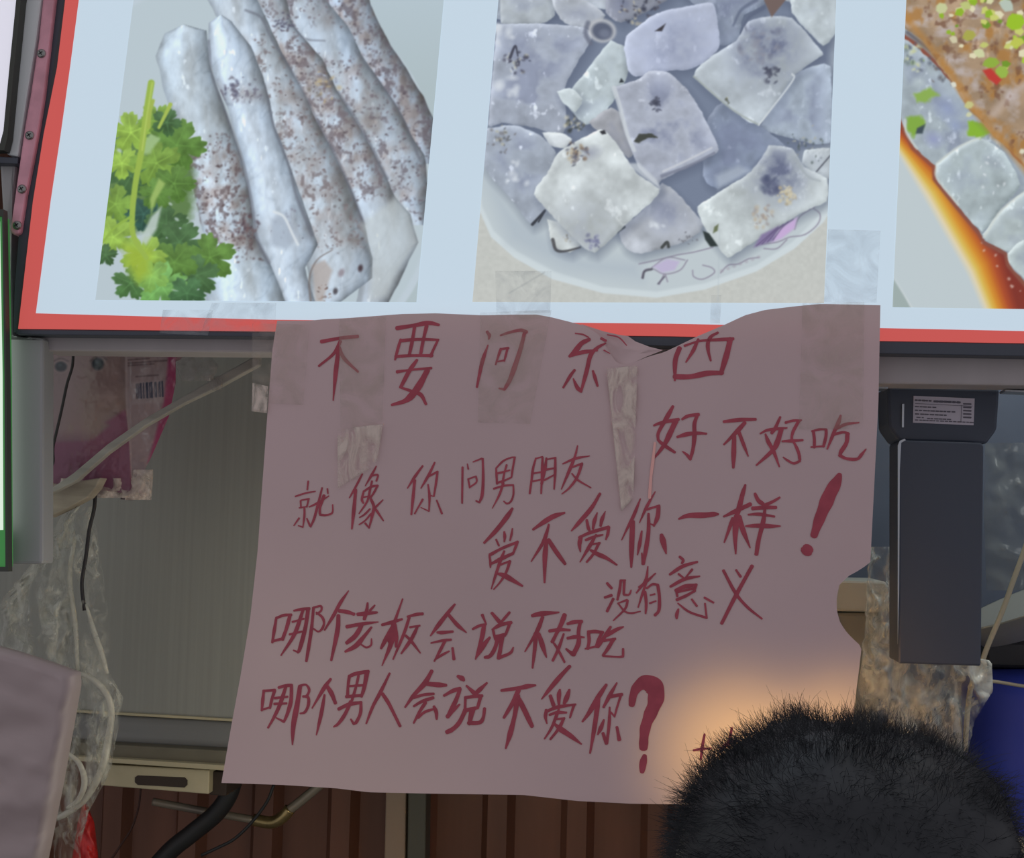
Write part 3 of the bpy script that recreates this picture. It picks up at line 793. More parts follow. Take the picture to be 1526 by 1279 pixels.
# ---------------------------------------------------------------- handwriting: strokes as x,y,width in windows of (ox, oy, scale)
TXT = [
 ('first line', [
  (460, 460, 7, "130,345,40 320,310,38 512,290,40;330,340,40 260,470,34 105,600,24;312,430,46 285,640,50 255,960,14;315,400,36 370,520,40 515,660,26"),
  (460, 460, 7, "918,205,46 1100,175,42 1250,150,50 1360,170,26;1105,190,36 1080,340,38 1050,480,36;1230,180,40 1195,330,36 1165,490,36;960,320,26 930,420,34 900,535,22;960,335,38 1150,320,32 1355,325,24;1350,325,24 1300,430,30 1270,500,34;905,500,36 1080,490,30 1290,490,32;1130,535,30 1050,650,48 960,820,36;920,660,36 1060,640,24 1280,620,30;1240,640,56 1160,790,72 1080,900,76 1000,965,52 865,1005,26;950,820,24 1070,860,34 1170,900,44 1225,1000,28"),
  (690, 460, 7, "250,240,34 275,280,36 268,320,16;260,380,16 200,560,44 145,820,24;390,280,22 480,250,30 600,225,36 665,245,40;645,240,40 600,420,46 545,590,54 490,740,50 430,845,32;435,845,30 375,832,18;395,420,32 370,490,28 340,585,18;390,425,26 475,410,26;465,415,26 445,490,26 430,550,18;350,555,18 430,540,20"),
  (690, 460, 7, "1170,258,14 1250,270,16 1310,300,16;1320,320,38 1240,360,52 1180,430,56 1110,500,30;1120,490,36 1250,455,44 1400,435,26;1490,360,18 1400,410,36 1330,490,46 1290,650,46 1230,870,28;1230,865,30 1190,820,44 1150,730,14;1165,640,28 1120,700,36 1045,825,24;1355,650,26 1380,730,38 1405,810,22"),
  (900, 440, 7, "840,528,26 1000,478,24 1180,465,36 1350,455,36;790,550,50 745,680,54 740,890,24;735,850,56 900,850,56 1080,815,60 1240,810,40;1320,455,56 1280,620,64 1220,820,48;985,460,30 930,580,40 855,700,16;1190,390,26 1120,430,36 1085,500,44 1090,590,36 1115,685,20"),
 ]),
 ('second line', [
  (960, 560, 7, "300,320,34 240,430,50 150,590,36 145,670,32;145,670,28 200,720,40 320,800,30;100,520,22 180,490,36 360,455,36;330,470,60 270,600,60 210,720,48 90,880,14;395,455,26 460,420,38 570,405,36;560,400,36 525,500,42 525,620,48 510,760,40 480,875,30;485,875,30 450,830,34 400,790,12;345,640,30 450,610,48 560,600,36 650,605,24"),
  (960, 560, 7, "830,480,34 1000,460,44 1165,455,30;1050,490,44 960,590,48 830,720,18;940,620,40 935,780,56 930,960,30;985,580,36 1030,700,40 1085,840,16"),
  (1110, 560, 7, "370,430,24 320,540,40 280,600,36;160,605,18 230,570,30 330,555,34 440,545,18;215,610,22 245,690,44 300,790,40 360,950,18;380,560,50 340,690,60 290,780,48 120,935,20;425,490,30 500,470,28 590,465,22;565,470,40 505,580,34 490,660,30 520,710,28 560,800,36 575,880,30;575,890,30 510,915,28 440,880,24 400,850,14;390,685,22 490,680,36 605,672,24"),
  (1110, 560, 7, "715,580,30 725,660,34 725,750,30;700,580,24 780,560,26 850,560,24;850,560,28 845,640,36 820,740,30;690,745,18 830,735,22;1000,415,24 980,480,44 930,590,40 860,765,20;960,550,34 1060,505,34 1190,490,16;920,615,34 1030,590,28 1085,610,30;1070,600,44 1060,700,46 1000,800,44 1000,840,30;985,830,34 1060,865,34 1170,870,34 1220,820,34 1265,765,14"),
 ]),
 ('third line', [
  (430, 650, 7, "205,470,18 195,560,20;70,630,18 180,595,20 280,577,14;125,675,20 130,750,20;130,670,18 215,655,20;210,655,20 190,740,20;110,750,14 190,735,16;165,745,20 165,830,26 150,950,14;150,950,20 100,935,12;110,855,20 55,935,14;190,860,18 225,940,24;350,540,20 310,700,28 270,850,30 230,950,16;215,740,16 300,700,26 420,625,14;370,620,36 330,740,28 325,810,26;325,820,26 390,825,24 455,800,20 460,715,14;405,550,20 410,600,16"),
  (430, 650, 7, "770,395,18 700,530,26 635,645,14;700,560,34 680,780,40 660,970,20;915,315,14 870,400,28 800,520,12;850,420,20 930,405,22 915,470,20;780,590,22 765,660,28 780,700,20;780,580,22 860,530,26 930,515,22;930,515,26 890,590,24 850,650,22;870,470,22 850,560,26 820,680,24 735,810,14;775,640,16 850,625,18;860,660,30 890,740,34 870,840,32 840,960,16;840,960,18 800,910,24;850,760,20 790,820,22 740,850,14;860,810,20 800,880,20 735,925,14;985,665,14 900,750,26;895,745,26 940,810,26 990,885,14"),
  (600, 640, 7, "210,380,20 130,490,32 50,615,14;125,530,32 110,700,34 90,890,22;335,345,18 270,480,32 190,615,14;275,490,22 365,440,22;365,440,24 345,580,26 325,700,18;325,700,14 290,690,14;265,575,18 280,700,28 275,855,16;275,855,16 190,815,10;210,730,22 125,880,18;355,740,20 410,880,22"),
  (600, 640, 7, "625,395,26 620,770,20;675,360,12 685,415,20;735,340,14 825,305,22;835,305,24 840,500,30 830,680,36 800,765,22;800,765,20 765,745,18;685,525,20 700,610,20;680,520,18 765,490,18;765,490,20 770,550,20 700,605,18"),
  (600, 640, 7, "975,405,20 980,490,26 985,570,24;975,405,20 1050,330,22 1130,295,18 1175,290,16;1170,290,22 1150,400,24 1135,500,20;985,460,24 1050,445,24 1120,425,16;1085,370,22 1060,460,22 1040,570,26;980,560,24 1060,535,24 1135,500,18;950,620,22 1050,590,24 1155,580,20;1155,580,18 1155,680,22 1130,750,22 1090,775,20 1055,750,16;1050,560,28 1010,680,26 935,825,10"),
  (700, 630, 7, "690,370,18 660,480,28 645,600,26 625,740,22;690,375,16 760,355,18;760,360,24 755,500,30 745,740,18;660,530,20 750,515,20;660,612,20 760,590,20;800,370,24 785,480,34 750,640,30;800,385,16 895,365,18;893,365,26 890,540,30 880,695,16;800,490,26 880,475,18;780,600,22 880,545,18"),
  (700, 630, 7, "1125,240,14 1095,360,28 1030,520,36 955,695,12;970,430,16 1100,375,30 1250,348,12;1070,465,22 1175,425,24;1170,430,30 1120,570,30 1040,680,24 960,745,12;1065,530,16 1130,600,24 1265,680,14"),
 ]),
 ('fourth line', [
  (710, 720, 7, "375,265,30 320,350,52 210,490,48 80,625,28;205,590,24 235,655,20;290,510,24 295,560,34 290,615,16;375,475,16 365,540,26 350,600,18;140,750,36 270,680,32 430,615,30;135,750,20 145,830,28 145,885,14;430,610,30 400,690,30 380,740,26;160,840,30 260,790,44 380,735,32;290,710,24 250,810,36 200,960,30 155,1105,14;230,860,22 350,815,26;350,815,30 310,930,30 250,1030,22 180,1110,14;220,945,24 290,965,54 370,1010,52 480,1075,22"),
  (710, 720, 7, "590,485,26 700,410,50 800,350,56 920,310,24;755,430,20 735,510,36 690,630,40 570,820,12;735,590,30 715,760,56 710,1040,20;750,590,40 820,700,52 925,845,34"),
  (710, 720, 7, "1290,110,30 1200,260,44 1090,390,48 990,500,16;1150,385,26 1165,460,38 1180,500,26;1260,310,16 1230,400,42 1215,480,24;1345,295,10 1310,380,42 1295,450,26;1070,570,30 1180,520,36 1380,460,40;1090,560,44 1075,640,44 1085,720,12;1380,460,36 1370,530,34 1350,590,20;1140,595,30 1230,560,30 1320,540,18;1250,540,26 1180,660,40 1080,825,14;1200,640,22 1290,625,22;1280,625,30 1220,740,30 1150,825,24;1190,700,24 1260,740,50 1360,785,40 1465,855,20"),
  (900, 700, 7, "380,305,14 310,480,40 240,620,26 185,735,12;300,540,48 290,780,60 285,1020,22;535,230,12 450,380,34 370,555,12;450,415,28 580,375,24;570,380,40 560,490,50 520,590,22;520,580,20 480,565,16;465,460,28 465,640,44 440,820,48 410,985,36;395,640,18 375,760,40 350,890,16;405,985,30 395,870,16;600,680,40 620,760,66 650,880,14"),
  (900, 700, 7, "780,515,20 880,480,52 1050,475,62 1150,465,50 1195,465,22"),
  (1060, 690, 7, "355,230,26 325,330,50 290,470,56 250,600,50;130,560,24 260,500,48 410,430,44;225,580,40 190,680,40 135,830,16;265,560,70 250,750,56 255,950,16;290,560,50 330,700,56 405,885,16;455,320,30 490,390,46 540,430,44;715,360,22 640,405,34 560,440,36;430,475,44 560,465,44 675,465,40;385,540,20 500,535,36 660,560,24;360,660,22 480,655,48 620,660,44 720,660,16;560,480,30 540,620,50 495,800,46 470,955,46"),
  (1060, 690, 7, "1340,120,50 1310,190,110 1240,320,150 1180,460,140 1120,610,112 1070,760,80;990,925,130 1010,895,130"),
 ]),
 ('fifth line', [
  (890, 810, 5.824, "85,345,24 125,390,26;65,470,24 125,450,28;140,480,26 85,590,26;205,320,22 195,400,28 175,490,22;200,322,20 245,320,18;235,320,26 230,440,24;230,445,20 275,445,20 295,405,12;180,520,14 260,490,20;265,495,22 240,570,22 140,670,12;180,520,16 240,590,18 300,605,18 375,590,12"),
  (890, 810, 5.824, "440,200,12 420,320,28 340,430,14;360,380,16 430,330,26 505,260,14;430,330,20 395,430,24 355,555,14;415,420,26 425,520,28 420,610,16;430,390,20 480,355,22 525,360,24;525,360,28 540,470,30 535,580,30 500,625,26;460,450,14 500,440,18;455,520,18 510,500,16"),
  (890, 810, 5.824, "715,115,22 745,145,28 735,175,20;630,270,24 740,200,34 870,160,20;705,265,20 750,300,18;825,225,22 765,300,16;635,375,24 760,310,34 890,285,14;680,410,30 760,375,40 860,360,26;860,355,26 840,420,24;685,400,26 695,460,22;690,425,22 840,390,24;690,490,30 770,455,28 850,410,22;705,570,18 690,620,34 690,655,16;700,520,14 800,595,22 945,645,22;950,650,20 935,520,16;820,485,18 865,545,22;930,470,20 1010,515,20"),
  (890, 810, 5.824, "1095,235,28 1200,430,30 1300,550,26 1430,655,18;1345,195,34 1210,440,36 1080,695,32;1205,230,20 1245,290,24"),
 ]),
 ('sixth line', [
  (390, 860, 7, "150,440,30 130,560,36 110,685,28;150,430,30 230,400,32 310,395,30;295,400,40 260,530,40 215,655,36;115,670,30 215,645,30;335,352,22 430,335,34 500,330,30;485,330,40 455,530,44 400,740,44 375,790,26;380,785,24 330,765,16;430,350,34 340,600,44 200,820,16;320,470,24 440,435,22;290,600,26 420,570,22;540,320,30 520,530,36 495,700,40 465,880,30;540,320,24 615,305,26 620,350,24 570,390,20;570,370,22 630,420,30 650,480,26 630,540,28 590,570,20 540,540,20"),
  (390, 860, 7, "905,145,14 820,270,38 750,400,38 655,555,20;810,355,44 890,365,44 965,390,36;800,400,40 790,560,52 725,870,28"),
  (390, 860, 7, "1105,270,20 1095,350,40 1070,440,40;1000,390,40 1100,380,46 1205,370,22;1180,295,18 1130,350,30;885,520,38 1050,490,40 1215,470,14;1050,490,40 980,610,56 885,690,40;1145,525,24 1060,630,44 980,720,56 870,780,24;1030,700,18 1090,735,22 1140,710,22 1145,645,16"),
  (560, 860, 7, "280,230,18 230,370,26 200,460,40;65,500,32 180,470,40 275,440,24;190,480,50 160,640,90 150,720,50 65,925,14;175,520,40 110,640,50 55,745,30;200,500,40 215,640,44 210,730,26;330,415,26 430,390,36 490,385,34;350,420,30 290,600,36 180,860,18;355,525,24 460,508,22;435,520,28 370,650,44 265,800,20;310,610,26 370,670,34 465,795,16"),
  (560, 860, 7, "825,285,24 740,390,44 640,520,44 570,615,14;755,390,34 850,500,44 945,580,16;640,580,26 700,580,40 805,570,26;575,690,18 690,665,30 785,655,28;720,670,36 670,770,34 610,880,20;620,860,20 690,815,28 765,775,20;800,740,26 815,860,36"),
  (560, 860, 7, "1110,395,34 1150,490,18;1010,545,24 1080,510,34 1150,495,24;1130,500,44 1105,640,50 1040,860,16;1190,630,24 1120,720,56 1040,855,16;1210,375,34 1290,470,44;1395,370,30 1310,470,30;1215,550,24 1300,500,44 1415,475,34;1225,560,30 1245,655,24;1400,480,34 1355,600,32;1245,620,30 1345,605,44;1280,620,50 1240,750,44 1190,825,44 1135,840,30;1320,610,50 1300,750,44 1280,850,44;1280,845,36 1400,795,34 1435,735,18"),
  (730, 850, 7, "440,475,36 530,455,56 720,440,20;550,490,40 490,640,44 365,850,14;480,660,50 470,800,44 445,1020,22;510,660,36 550,790,56 590,910,14"),
  (730, 850, 7, "780,465,50 745,560,52 700,650,40 650,750,40;620,635,34 720,620,40 835,625,28;650,740,16 700,810,30 780,960,24;770,665,24 715,820,36 655,945,28;810,560,34 880,540,44 960,535,40;945,530,40 925,640,40 925,760,50 870,880,56;870,875,56 830,850,34 795,820,22;810,710,34 900,695,40 985,700,18"),
  (730, 850, 7, "1030,660,40 1035,740,36 1020,820,36;1025,645,40 1100,640,40 1180,650,36;1165,660,36 1130,740,40 1110,800,36;995,820,20 1110,795,24;1260,590,30 1200,690,44 1125,800,36;1220,680,40 1320,620,44 1395,590,16;1190,735,30 1310,715,28;1290,720,44 1230,820,40 1180,890,30;1180,895,22 1330,905,22 1390,900,28;1390,900,26 1390,820,26"),
 ]),
 ('seventh line', [
  (380, 970, 7, "90,430,30 80,520,36 70,625,26;85,420,30 210,410,30;205,415,34 175,510,34 155,600,26;75,615,24 160,590,24;245,385,30 320,365,36 385,360,34;380,360,34 375,520,44 340,650,40 300,745,24;300,740,30 220,700,16;320,380,36 260,560,44 200,690,34 135,805,22;205,495,28 340,480,26;200,555,28 330,550,26;470,370,44 440,560,56 400,780,56 390,980,16;460,370,30 530,355,24 565,410,30 540,470,28 500,480,24;500,475,24 555,490,34 555,570,34 520,640,30 470,655,18"),
  (380, 970, 7, "790,295,30 720,390,44 595,600,16;755,375,44 800,450,50 840,550,36;725,460,24 690,660,44 640,880,14"),
  (380, 970, 7, "985,260,36 970,370,32 965,480,34;990,265,36 1050,240,44 1185,215,36;1170,220,50 1140,380,44 1110,480,30;975,370,26 1130,360,26;1080,260,28 1055,370,30 1010,520,30;950,480,36 1110,465,34;870,610,36 980,560,44 1110,540,34;1105,540,34 1100,650,36 1060,740,36 1030,765,28;1030,765,28 1000,715,20;1000,530,40 940,660,40 870,760,36 820,795,18"),
  (380, 970, 7, "1405,235,24 1310,430,40 1230,580,36 1160,760,20;1330,450,40 1400,560,40 1515,790,30"),
  (560, 970, 7, "585,210,40 510,340,56 400,460,44 305,590,22;530,345,44 640,355,56 735,360,34;395,490,30 500,460,34 605,450,30;395,580,24 480,530,36 600,490,36;520,540,36 460,630,36 395,755,20;440,700,28 510,640,32 600,610,26;605,580,30 630,640,44 635,715,22"),
  (560, 970, 7, "855,265,36 900,290,56 920,310,30;710,470,28 800,420,44 880,395,44;880,400,34 830,530,50 750,690,44;745,690,44 800,630,44 875,560,20;945,365,24 1030,445,50;1160,335,24 1080,410,48 1030,460,40;930,490,34 1040,475,40 1110,470,36;935,490,30 930,610,30;1095,475,36 1060,600,36;920,625,40 1040,600,44;935,620,50 870,750,48 800,820,50 740,850,50;1010,610,60 990,690,56 975,770,30;965,755,44 1080,750,44 1120,700,38 1135,600,32"),
  (730, 980, 7, "120,345,32 300,320,44 400,300,50 480,290,18;300,340,50 240,470,50 145,630,30;290,400,60 260,600,48 210,800,56 165,950,20;300,430,50 370,570,60 440,720,44"),
  (730, 980, 7, "835,90,36 750,180,48 640,310,50 540,435,14;630,400,40 665,500,44;730,335,24 720,400,50 720,490,26;830,335,24 805,410,56 775,480,36;580,570,30 700,520,40 895,490,24;590,550,40 580,620,36 595,690,14;880,490,30 850,580,28 835,630,20;620,600,24 700,575,36 800,575,24;720,540,24 690,620,36 640,740,30 570,850,18;680,645,24 780,635,24;770,640,34 720,740,36 630,855,24;670,690,24 740,750,60 830,810,56 955,905,18"),
  (730, 980, 7, "1215,285,34 1120,430,56 1040,570,48 965,670,22;1130,430,50 1110,600,54 1080,800,44 1045,1000,20;1325,265,18 1260,380,44 1185,520,30;1250,410,44 1380,385,34;1370,385,30 1330,510,24 1300,620,22;1300,615,20 1260,570,20;1250,520,20 1245,680,36 1220,900,30;1190,650,20 1160,730,48 1125,805,20;1215,900,36 1180,790,36;1325,725,30 1350,860,44"),
  (850, 980, 7, "640,495,70 655,400,86 690,320,108 760,270,160 850,285,200 895,370,190 880,480,160 830,600,136 785,720,116 768,840,102 762,945,96;775,1025,50 757,1110,84 748,1195,50"),
 ]),
 ('small last line', [
  (980, 1030, 7, "490,450,22 470,560,36 450,720,26;375,620,26 460,605,30 555,600,20"),
  (980, 1030, 7, "775,385,26 760,460,30 735,560,26;655,610,30 740,550,44 830,520,30"),
 ]),
]


def stroke_geo(pts, verts, faces, fn, off):
    C = catmull(pts, 7)
    n = len(C)
    base = len(verts)
    xs, ys = [], []
    for i, c in enumerate(C):
        a, b = C[max(i - 1, 0)], C[min(i + 1, n - 1)]
        dx, dy = b[0] - a[0], b[1] - a[1]
        L = math.hypot(dx, dy) or 1
        w = max(c[2], 0.6) / 2
        w *= 1 + 0.05 * math.sin(i * 0.7 + pts[0][0])
        nx, ny = -dy / L * w, dx / L * w
        xs += [c[0] + nx, c[0] - nx]
        ys += [c[1] + ny, c[1] - ny]
    for i in range(n - 1):
        k = base + 2 * i
        faces.append((k, k + 1, k + 3, k + 2))
    cnt = 2 * n
    for e, sg in ((0, -1), (n - 1, 1)):       # rounded ends
        a, b = C[max(e - 1, 0)], C[min(e + 1, n - 1)]
        dx, dy = (b[0] - a[0]) * sg, (b[1] - a[1]) * sg
        L = math.hypot(dx, dy) or 1
        dx, dy = dx / L, dy / L
        w = max(C[e][2], 0.6) / 2
        ring = [base + 2 * e]
        for k in range(1, 5):
            th = math.pi * k / 5
            nx, ny = -(b[1] - a[1]), (b[0] - a[0])
            l2 = math.hypot(nx, ny) or 1
            nx, ny = nx / l2, ny / l2
            xs.append(C[e][0] + w * (nx * math.cos(th) + dx * math.sin(th) * 0.7))
            ys.append(C[e][1] + w * (ny * math.cos(th) + dy * math.sin(th) * 0.7))
            ring.append(base + cnt)
            cnt += 1
        ring.append(base + 2 * e + 1)
        faces.append(ring if sg > 0 else ring[::-1])
    verts.extend(fn(np.array(xs), np.array(ys), off))


# ================================================================ SETTING
m_wall = mat('brown corrugated steel', (120, 80, 62), .55, 0, .25, 9, (1, 1, .15))
m_dark = mat('dark inner lining', (60, 62, 66), .7)
m_floor = mat('trodden concrete', (92, 88, 84), .85, 0, .2, 6)


def struct(o):
    o['kind'] = 'structure'
    return o


struct(boxw('floor', (-2.6, -3.2, -0.05), (2.6, 1.6, 0), m_floor))
struct(boxw('ceiling', (-1.9, 0.16, 2.75), (1.9, 1.3, 2.8), m_dark))
# folded sheet-metal back wall with trapezoid ribs
v, f = [], []
x = -1.9
prof = []
while x < 1.9:
    prof += [(x, 1.14), (x + .075, 1.14), (x + .09, 1.11), (x + .13, 1.11), (x + .145, 1.14)]
    x += .165
for (xx, yy) in prof:
    v += [(xx, yy, 0), (xx, yy, 2.75)]
for i in range(len(prof) - 1):
    f.append((2 * i, 2 * i + 2, 2 * i + 3, 2 * i + 1))
n = len(v)
for (xx, yy) in prof:
    v += [(xx, 1.16, 0), (xx, 1.16, 2.75)]
for i in range(len(prof) - 1):
    f.append((n + 2 * i, n + 2 * i + 1, n + 2 * i + 3, n + 2 * i + 2))
struct(mk('wall_back', v, f, m_wall))
struct(boxw('wall_left', (-1.9, 0.3, 0), (-1.86, 1.1, 2.75), m_dark))
struct(boxw('wall_right', (1.86, 0.3, 0), (1.9, 1.1, 2.75), m_dark))

# ================================================================ MENU LIGHT BOX
EM, BS = 0.735, 0.45
m_white = mat('backlit white vinyl', (204, 224, 238), .45, 0, 0, 10, spec=.25, emit=EM)
m_white.node_tree.nodes['Principled BSDF'].inputs['Base Color'].default_value = tuple(lin((150, 160, 170))) + (1,)
m_red = mat('backlit red vinyl', (208, 92, 88), .45, 0, 0, 10, spec=.25, emit=EM)
m_red.node_tree.nodes['Principled BSDF'].inputs['Base Color'].default_value = tuple(lin((150, 60, 56))) + (1,)
m_print = print_mat('backlit food print', 'print', EM, BS)
m_alu = mat('dark anodised edge', (70, 76, 88), .45, .1)
m_case = mat('box casing', (70, 74, 78), .5, .3)
m_strip = mat('faded red strip', (222, 162, 178), .5, .1, .18, 30)
m_screw = mat('zinc screw', (150, 152, 150), .35, .9)
m_screwd = mat('screw slot', (40, 42, 44), .6)

box = empty('menu_lightbox', at(760, 490, 0.06), 'large backlit menu board with red border and three dish photos', 'lightbox')
LO = [(160, -420), (97, 0), (85, 100), (65, 200), (49, 300), (27, 490)]
LI = [(182, -420), (117, 0), (104, 100), (90, 200), (75, 300), (53, 467)]
BO = [(415, 494), (1000, 501), (1312, 508), (1526, 511.5), (1820, 516)]
BI = [(400, 476.5), (1000, 482.5), (1312, 489), (1526, 493.5), (1820, 498)]
outer = LO + BO
inner = LI + BI
v = [at(x, y, -0.0008) for x, y in outer] + [at(x, y, -0.0008) for x, y in inner]
n = len(outer)
f = [(i, i + 1, n + i + 1, n + i) for i in range(n - 1)]
v2 = [Vector((p.x, 0.0015, p.z)) for p in v]
k = len(v)
f += [(k + n + i, k + n + i + 1, k + i + 1, k + i) for i in range(n - 1)]
f += [(i, k + i, k + i + 1, i + 1) for i in range(n - 1)] + [(n + i, n + i + 1, k + n + i + 1, k + n + i) for i in range(n - 1)]
fixnormals(mk('red_border', v + v2, f, m_red, box))
prism('white_panel', inner + [(1820, -420)], 0.0, 0.002, m_white, box)
prism('casing', [(158, -420), (95, 0), (64, 200), (47, 300), (24, 494), (415, 498), (1000, 506), (1526, 517), (1825, 521), (1825, -420)], 0.003, 0.11, m_case, box)
prism('bottom_trim', [(24, 491), (415, 495.5), (1000, 502), (1312, 508.5), (1526, 512.5), (1825, 517.5), (1825, 537), (1526, 531), (1312, 527), (1000, 516), (415, 502), (70, 499), (24, 498)], 0.0, 0.03, m_alu, box, .001)
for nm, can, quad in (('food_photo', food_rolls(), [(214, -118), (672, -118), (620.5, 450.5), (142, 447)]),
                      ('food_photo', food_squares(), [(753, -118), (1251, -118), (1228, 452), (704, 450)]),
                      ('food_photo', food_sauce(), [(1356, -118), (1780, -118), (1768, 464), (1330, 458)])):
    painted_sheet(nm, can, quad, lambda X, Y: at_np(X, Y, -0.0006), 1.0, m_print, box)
S3 = [('dish photo of long speckled rice rolls with green coriander', 0), ('dish photo of square filled rice sheets heaped on a flowered plate', 1), ('dish photo of sauced rice rolls with yellow and green chips', 2)]
for o, (lb, _) in zip([c for c in box.children if c.name.startswith('food_photo')], S3):
    o['label'] = lb
# screwed strip beside the board
st = prism('fixing_strip', [(100, -250), (63, 0), (57, 60), (45, 140), (37, 185), (29, 240), (22, 290), (14, 345), (20, 350), (29, 348), (38, 290), (48, 240), (58, 185), (65, 140), (74, 60), (81, 0), (122, -250)], -0.004, 0.05, m_strip, box, .003)
prism('side_channel', [(118, -250), (80, 0), (73, 60), (64, 140), (57, 185), (47, 240), (37, 290), (28, 350), (22, 430), (20, 495), (27, 495), (49, 300), (66, 200), (86, 100), (98, 0), (140, -250)], 0.004, 0.06, m_alu, box)
for (sx, sy) in ((62, 80), (44.5, 202), (33, 282), (26, 336)):
    p = at(sx, sy, -0.004)
    vv, ff = [], []
    for q, (r, h) in enumerate(((.0062, 0), (.0060, .0016), (.0042, .0030), (.0012, .0034))):
        for t in range(16):
            a = t * math.pi / 8
            vv.append(p + Vector((r * math.cos(a), -h, r * math.sin(a))))
    for q in range(3):
        for t in range(16):
            u = (t + 1) % 16
            ff.append((q * 16 + t, q * 16 + u, q * 16 + 16 + u, q * 16 + 16 + t))
    ff.append(tuple(range(48, 64)))
    s_ = fixnormals(mk('screw', vv, ff, m_screw, None, True))
    s_.parent = st
    s_.matrix_parent_inverse = Matrix.Identity(4)
    for a in (0.6, 2.17):
        c_, d_ = math.cos(a) * .0034, math.sin(a) * .0034
        w = Vector((-math.sin(a) * .0007, 0, math.cos(a) * .0007))
        A, B = p + Vector((c_, -.0037, d_)), p + Vector((-c_, -.0037, -d_))
        me = s_.data
        bm = bmesh.new()
        bm.from_mesh(me)
        q = [bm.verts.new(z) for z in (A + w, A - w, B - w, B + w)]
        fc = bm.faces.new(q)
        fc.material_index = 1
        bm.to_mesh(me)
        bm.free()
    s_.data.materials.append(m_screwd)

# ================================================================ FRAME OF THE STALL
m_steel = mat('grey painted steel', (176, 170, 172), .55, 0, .08, 14, (1, 1, .2))
m_post = mat('grey steel post', (160, 161, 163), .5, 0, .07, 14, (1, 1, .1))
m_postu = mat('pale grey aluminium', (232, 240, 242), .45, 0, .06, 12, (1, 1, .1))
tag(prism('steel_beam', [(60, 500), (415, 502), (1000, 514), (1312, 527), (1526, 531), (1840, 538), (1840, 580), (1526, 575), (1310, 572), (1000, 552), (415, 526), (60, 523)], 0.032, 0.09, m_steel, None, .003),
    'grey steel beam running under the illuminated menu board', 'beam')
post = empty('steel_post', at(42, 838, 0.03), 'grey steel post left of the pink package and menu board', 'post')
prism('shaft', [(-1, 244), (24, 244), (12, 348), (16, 420), (17, 502), (64, 503), (63, 841), (6, 841), (10, 500), (4, 330)], 0.014, 0.05, m_post, post, .004)
prism('upper_shaft', [(66, -250), (31, 0), (20, 110), (9, 230), (27, 234), (41, 140), (54, 60), (62, 0), (98, -250)], 0.006, 0.06, m_postu, post, .003)
prism('joint_plate', [(-20, 232), (27, 235), (26, 244), (-20, 242)], -0.002, 0.06, m_alu, post, .001)

m_lit = mat('lit white sign face', (218, 218, 230), .6, 0, emit=.66, spec=.1)
m_gframe = mat('dark green frame', (62, 66, 60), .5)
sg = empty('lit_sign', at(0, 220, 0.02), 'lit white sign panel in a dark frame at the top left corner', 'sign')
prism('face', [(-160, -250), (58, -250), (25, 0), (14, 110), (6, 195), (1, 215), (-160, 215)], -0.006, 0.002, m_lit, sg)
prism('frame', [(57, -250), (66, -250), (31, 0), (20, 110), (11, 205), (6, 224), (-160, 226), (-160, 214), (0, 214), (5, 195), (13, 110), (24, 0)], -0.012, 0.004, m_gframe, sg)
m_litg = mat('lit pale green sign face', (220, 236, 220), .5, 0, emit=.7)
m_green = mat('backlit green trim', (70, 150, 78), .5, 0, emit=.3)
sg = empty('sign_box', at(-40, 845, 0.0), 'lit pale sign box with a green trim at the left edge', 'sign')
prism('face', [(-170, 330), (0, 330), (4, 560), (5, 790), (-170, 790)], -0.02, 0.0, m_litg, sg)
prism('green_trim', [(-170, 330), (-170, 322), (3, 322), (6.5, 560), (8, 845), (-170, 845), (-170, 790), (5, 790), (4, 560), (0, 330)], -0.021, 0.0, m_green, sg)
prism('frame', [(-170, 322), (-170, 312), (5, 312), (9.5, 560), (12, 852), (-170, 852), (-170, 845), (8, 845), (6.5, 560), (3, 322)], -0.026, -0.014, m_gframe, sg)

# ================================================================ PAPER SIGN
TOP = [(413, 478), (460, 478), (482, 476), (520, 474), (600, 468), (650, 467), (720, 470), (760, 469), (800, 469), (822, 473), (850, 480), (872, 486), (895, 500), (905, 520),
       (916, 538), (928, 544), (945, 540), (965, 532), (990, 525), (1015, 513), (1040, 501), (1080, 484), (1110, 470), (1140, 462), (1190, 456), (1225, 453), (1312, 455)]
BOT = [(330, 1167), (420, 1170), (500, 1175), (550, 1181), (640, 1183), (780, 1185), (860, 1194), (940, 1198), (1005, 1199), (1100, 1202), (1262, 1207)]
LEF = [(413, 478), (406, 520), (399, 610), (391, 720), (384, 820), (373, 920), (358, 1010), (345, 1080), (330, 1167)]
RIG = [(1312, 455), (1309, 600), (1303, 720), (1297, 838), (1284, 848), (1264, 859), (1251, 872), (1247, 890), (1247, 910), (1252, 928), (1262, 943), (1275, 956), (1284, 964), (1280, 1000), (1276, 1030), (1271, 1080), (1262, 1207)]


def resample(pts, n, key):
    P = np.array(pts, float)
    if key == 'x':
        t = P[:, 0]
    else:
        t = P[:, 1]
    t = (t - t[0]) / (t[-1] - t[0])
    q = np.linspace(0, 1, n)
    return np.stack([np.interp(q, t, P[:, 0]), np.interp(q, t, P[:, 1])], -1)


